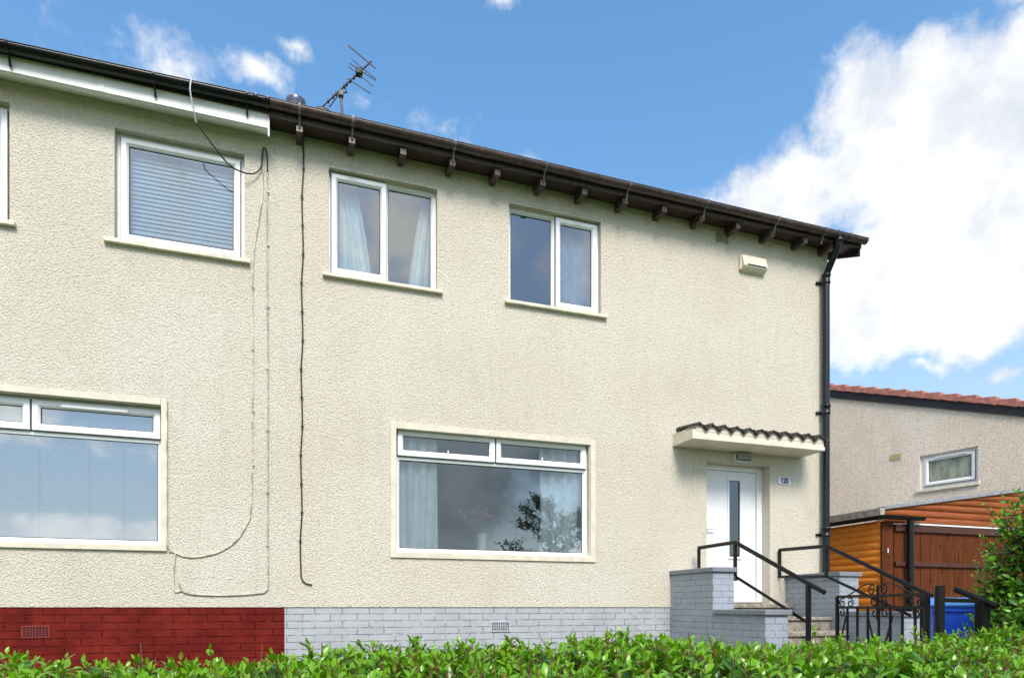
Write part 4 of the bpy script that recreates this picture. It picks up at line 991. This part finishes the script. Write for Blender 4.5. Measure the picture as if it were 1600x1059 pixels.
def sprigs(roots, axis, length, npair, L0, spread=.9):
    """roots (n,3); axis (n,3) unit; returns leaves arrays + stem list"""
    B, D, N_, LL_, AG, stems = [], [], [], [], [], []
    for i in range(len(roots)):
        p = roots[i]; a = axis[i]; ln = length[i]
        t1 = np.cross(a, [0, 0, 1.0]) + 1e-4; t1 /= np.linalg.norm(t1); t2 = np.cross(a, t1)
        ph = rng.random() * 6.28; k = npair
        bend = (t1 * rng.normal(0, .12) + t2 * rng.normal(0, .12)) * ln
        stems.append((p, p + a * ln * .5 + bend * .25, p + a * ln + bend))
        for j in range(k):
            u = (j + .4) / k; c = p + a * ln * u + bend * u * u
            for s_ in (0, math.pi):
                an = ph + j * 2.2 + s_ + rng.normal(0, .25)
                rad = t1 * math.cos(an) + t2 * math.sin(an)
                el_ = spread * (1 - .65 * u) + rng.normal(0, .15)
                d = rad * math.sin(el_ + .35) + a * math.cos(el_ + .35); d /= np.linalg.norm(d)
                B.append(c); D.append(d); nn = a - d * np.dot(a, d) + rng.normal(0, .18, 3); N_.append(nn / np.linalg.norm(nn))
                LL_.append(L0 * (1.12 - .62 * u ** 2.2) * rng.uniform(.6, 1.3)); AG.append(u)
        B.append(p + a * ln + bend); d = a + rng.normal(0, .25, 3); D.append(d / np.linalg.norm(d)); N_.append(t1); LL_.append(L0 * .45 * rng.uniform(.7, 1.2)); AG.append(1.0)
    return np.array(B), np.array(D), np.array(N_), np.array(LL_), np.array(AG), stems
def stems_mesh(stems, r, mt, parent):
    m = MB()
    for s_ in stems:
        m.tube([Vector(p) for p in s_], [r, r * .8, r * .5], 4, cap=False)
    o = m.build('twigs', mt, parent, fix=False); return o
def wob(x, y): return .024 * math.sin(2.1 * x + 1.3 * y) + .018 * math.sin(5.3 * x - 2.2 * y + 1) + .012 * math.sin(11 * x + 7 * y)
he = empty('hedge', (2.2, -5.7, -.45), 'long clipped bright green hedge along the foot of the picture', 'hedge')
HY0, HY1 = -6.55, -4.98; HT = .788
roots, axes, lens_ = [], [], []
x = -2.4
while x < 6.6:
    y = HY0
    while y < HY1:
        # skip what lies far outside the view cone near the camera
        d = y + 8
        if -.75 * d - .35 < x < 1.75 * d + .5:
            px, py = x + rng.uniform(-.03, .03), y + rng.uniform(-.03, .03)
            edge = min(1, (HY1 - py) / .22, (py - HY0) / .3)
            zt = HT + wob(px, py) - .10 * (1 - max(0, edge)) ** 2
            tilt = .10 + .55 * (1 - edge) * (1 if py > (HY0 + HY1) / 2 else -1)
            a = np.array([rng.normal(0, .22), tilt + rng.normal(0, .22) - .1, 1.0]); a /= np.linalg.norm(a)
            ln = rng.uniform(.10, .17) * (1.3 if rng.random() < .02 else 1)
            roots.append((px, py, zt - .115)); axes.append(a); lens_.append(ln)
        y += .056
    x += .056
# back and front faces
for x in np.arange(-2.4, 6.6, .07):
    for z in np.arange(.15, HT - .08, .08):
        a = np.array([rng.normal(0, .3), 1.0, .5 + rng.normal(0, .2)]); a /= np.linalg.norm(a)
        roots.append((x + rng.uniform(-.03, .03), HY1 - .05, z + rng.uniform(-.03, .03))); axes.append(a); lens_.append(rng.uniform(.1, .16))
B, D, N_, LL_, AG, stm = sprigs(np.array(roots), np.array(axes), lens_, 5, .060)
leaf_mesh('foliage', B, D, N_, LL_, .52, rng.uniform(.05, .45, len(B)), AG, 'leaf', he)
for k in range(900):      # bare clipped shoots standing among the leaves
    i = int(rng.integers(len(stm))); p_ = stm[i][1]
    q_ = p_ + np.array([rng.normal(0, .018), rng.normal(0, .018), rng.uniform(.06, .10)])
    stm.append((p_, (p_ + q_) / 2 + rng.normal(0, .003, 3), q_))
stems_mesh(stm, .0030, 'twig', he)
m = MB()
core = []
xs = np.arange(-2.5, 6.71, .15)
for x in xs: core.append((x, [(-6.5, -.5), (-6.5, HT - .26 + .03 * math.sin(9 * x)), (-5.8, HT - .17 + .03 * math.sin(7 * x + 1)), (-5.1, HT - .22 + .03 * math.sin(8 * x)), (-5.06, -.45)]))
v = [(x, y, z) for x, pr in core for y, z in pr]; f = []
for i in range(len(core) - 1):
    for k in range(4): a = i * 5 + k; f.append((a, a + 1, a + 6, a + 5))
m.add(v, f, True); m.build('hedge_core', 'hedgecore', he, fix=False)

# tall shrub at the right edge
sh = empty('shrub', (5.35, -4.72, -.3), 'tall dark leafy shrub at the right edge beyond the hedge', 'shrub')
roots, axes, lens_ = [], [], []
C0 = np.array([5.80, -4.55, .74]); RX, RY, RZ = .60, .55, 1.12
for k in range(2300):
    v = rng.normal(0, 1, 3); v /= np.linalg.norm(v)
    rr_ = rng.uniform(.55, 1.0) ** .5 * (1 + .16 * math.sin(5 * v[0] + 3 * v[2] + 2) + .10 * math.sin(9 * v[1] + 6 * v[2]))
    p = C0 + v * np.array([RX, RY, RZ]) * rr_ * .92
    if p[2] < -.2: continue
    a = v * np.array([1, 1, .6]) + np.array([0, 0, .55]) + rng.normal(0, .2, 3); a /= np.linalg.norm(a)
    roots.append(p); axes.append(a); lens_.append(rng.uniform(.12, .22) * (1.5 if rng.random() < .08 else 1))
B, D, N_, LL_, AG, stm = sprigs(np.array(roots), np.array(axes), lens_, 4, .070)
leaf_mesh('foliage', B, D, N_, LL_, .46, rng.uniform(.05, .4, len(B)), AG, 'leaf_dark', sh)
stems_mesh(stm, .003, 'twig', sh)
m = MB()
for k in range(9):
    a = k * .7; m.tube([(5.80 + .05 * math.cos(a), -4.55 + .05 * math.sin(a), -.35), (5.80 + .2 * math.cos(a), -4.55 + .18 * math.sin(a), .5), (5.80 + .38 * math.cos(a), -4.55 + .33 * math.sin(a), 1.2)], [.018, .012, .005], 6)
m.build('stem', 'twig', sh)

# young tree across the road: seen only as a reflection in the large window
tr_ = empty('tree', (7.4, -9.2, -.5), 'small leafy tree reflected in the right half of the large ground floor window', 'tree')
m = MB(); tips = []
m.tube([(7.1, -9.2, -.5), (7.12, -9.2, 1.0), (7.08, -9.25, 2.4), (7.15, -9.2, 4.1)], [.09, .07, .045, .015], 8)
for k in range(26):
    z0 = rng.uniform(.7, 3.7); a = rng.uniform(0, 6.28); ln = rng.uniform(.9, 1.9) * (1 - .15 * (z0 - 1))
    b0 = Vector((7.1, -9.2, z0)); b1 = b0 + Vector((math.cos(a) * ln * .6, math.sin(a) * ln * .5, ln * .45)); b2 = b0 + Vector((math.cos(a) * ln, math.sin(a) * ln * .8, ln * .62))
    m.tube([b0, b1, b2], [.02, .012, .005], 5); tips += [(b0, b1), (b1, b2), (b1, b2)]
m.build('trunk', 'bark', tr_)
roots, axes, lens_ = [], [], []
for k in range(620):
    a_, b_ = tips[rng.integers(len(tips))]; p = a_.lerp(b_, float(rng.uniform(.1, 1.0)))
    roots.append((p.x + rng.normal(0, .05), p.y + rng.normal(0, .05), p.z + rng.normal(0, .05)))
    a = np.array([rng.normal(0, .7), rng.normal(0, .7), .5 + rng.normal(0, .5)]); axes.append(a / np.linalg.norm(a)); lens_.append(rng.uniform(.2, .4))
B, D, N_, LL_, AG, stm = sprigs(np.array(roots), np.array(axes), lens_, 4, .10, 1.2)
leaf_mesh('crown', B, D, N_, LL_, .42, rng.uniform(.2, .6, len(B)), AG, 'leaf_tree', tr_)
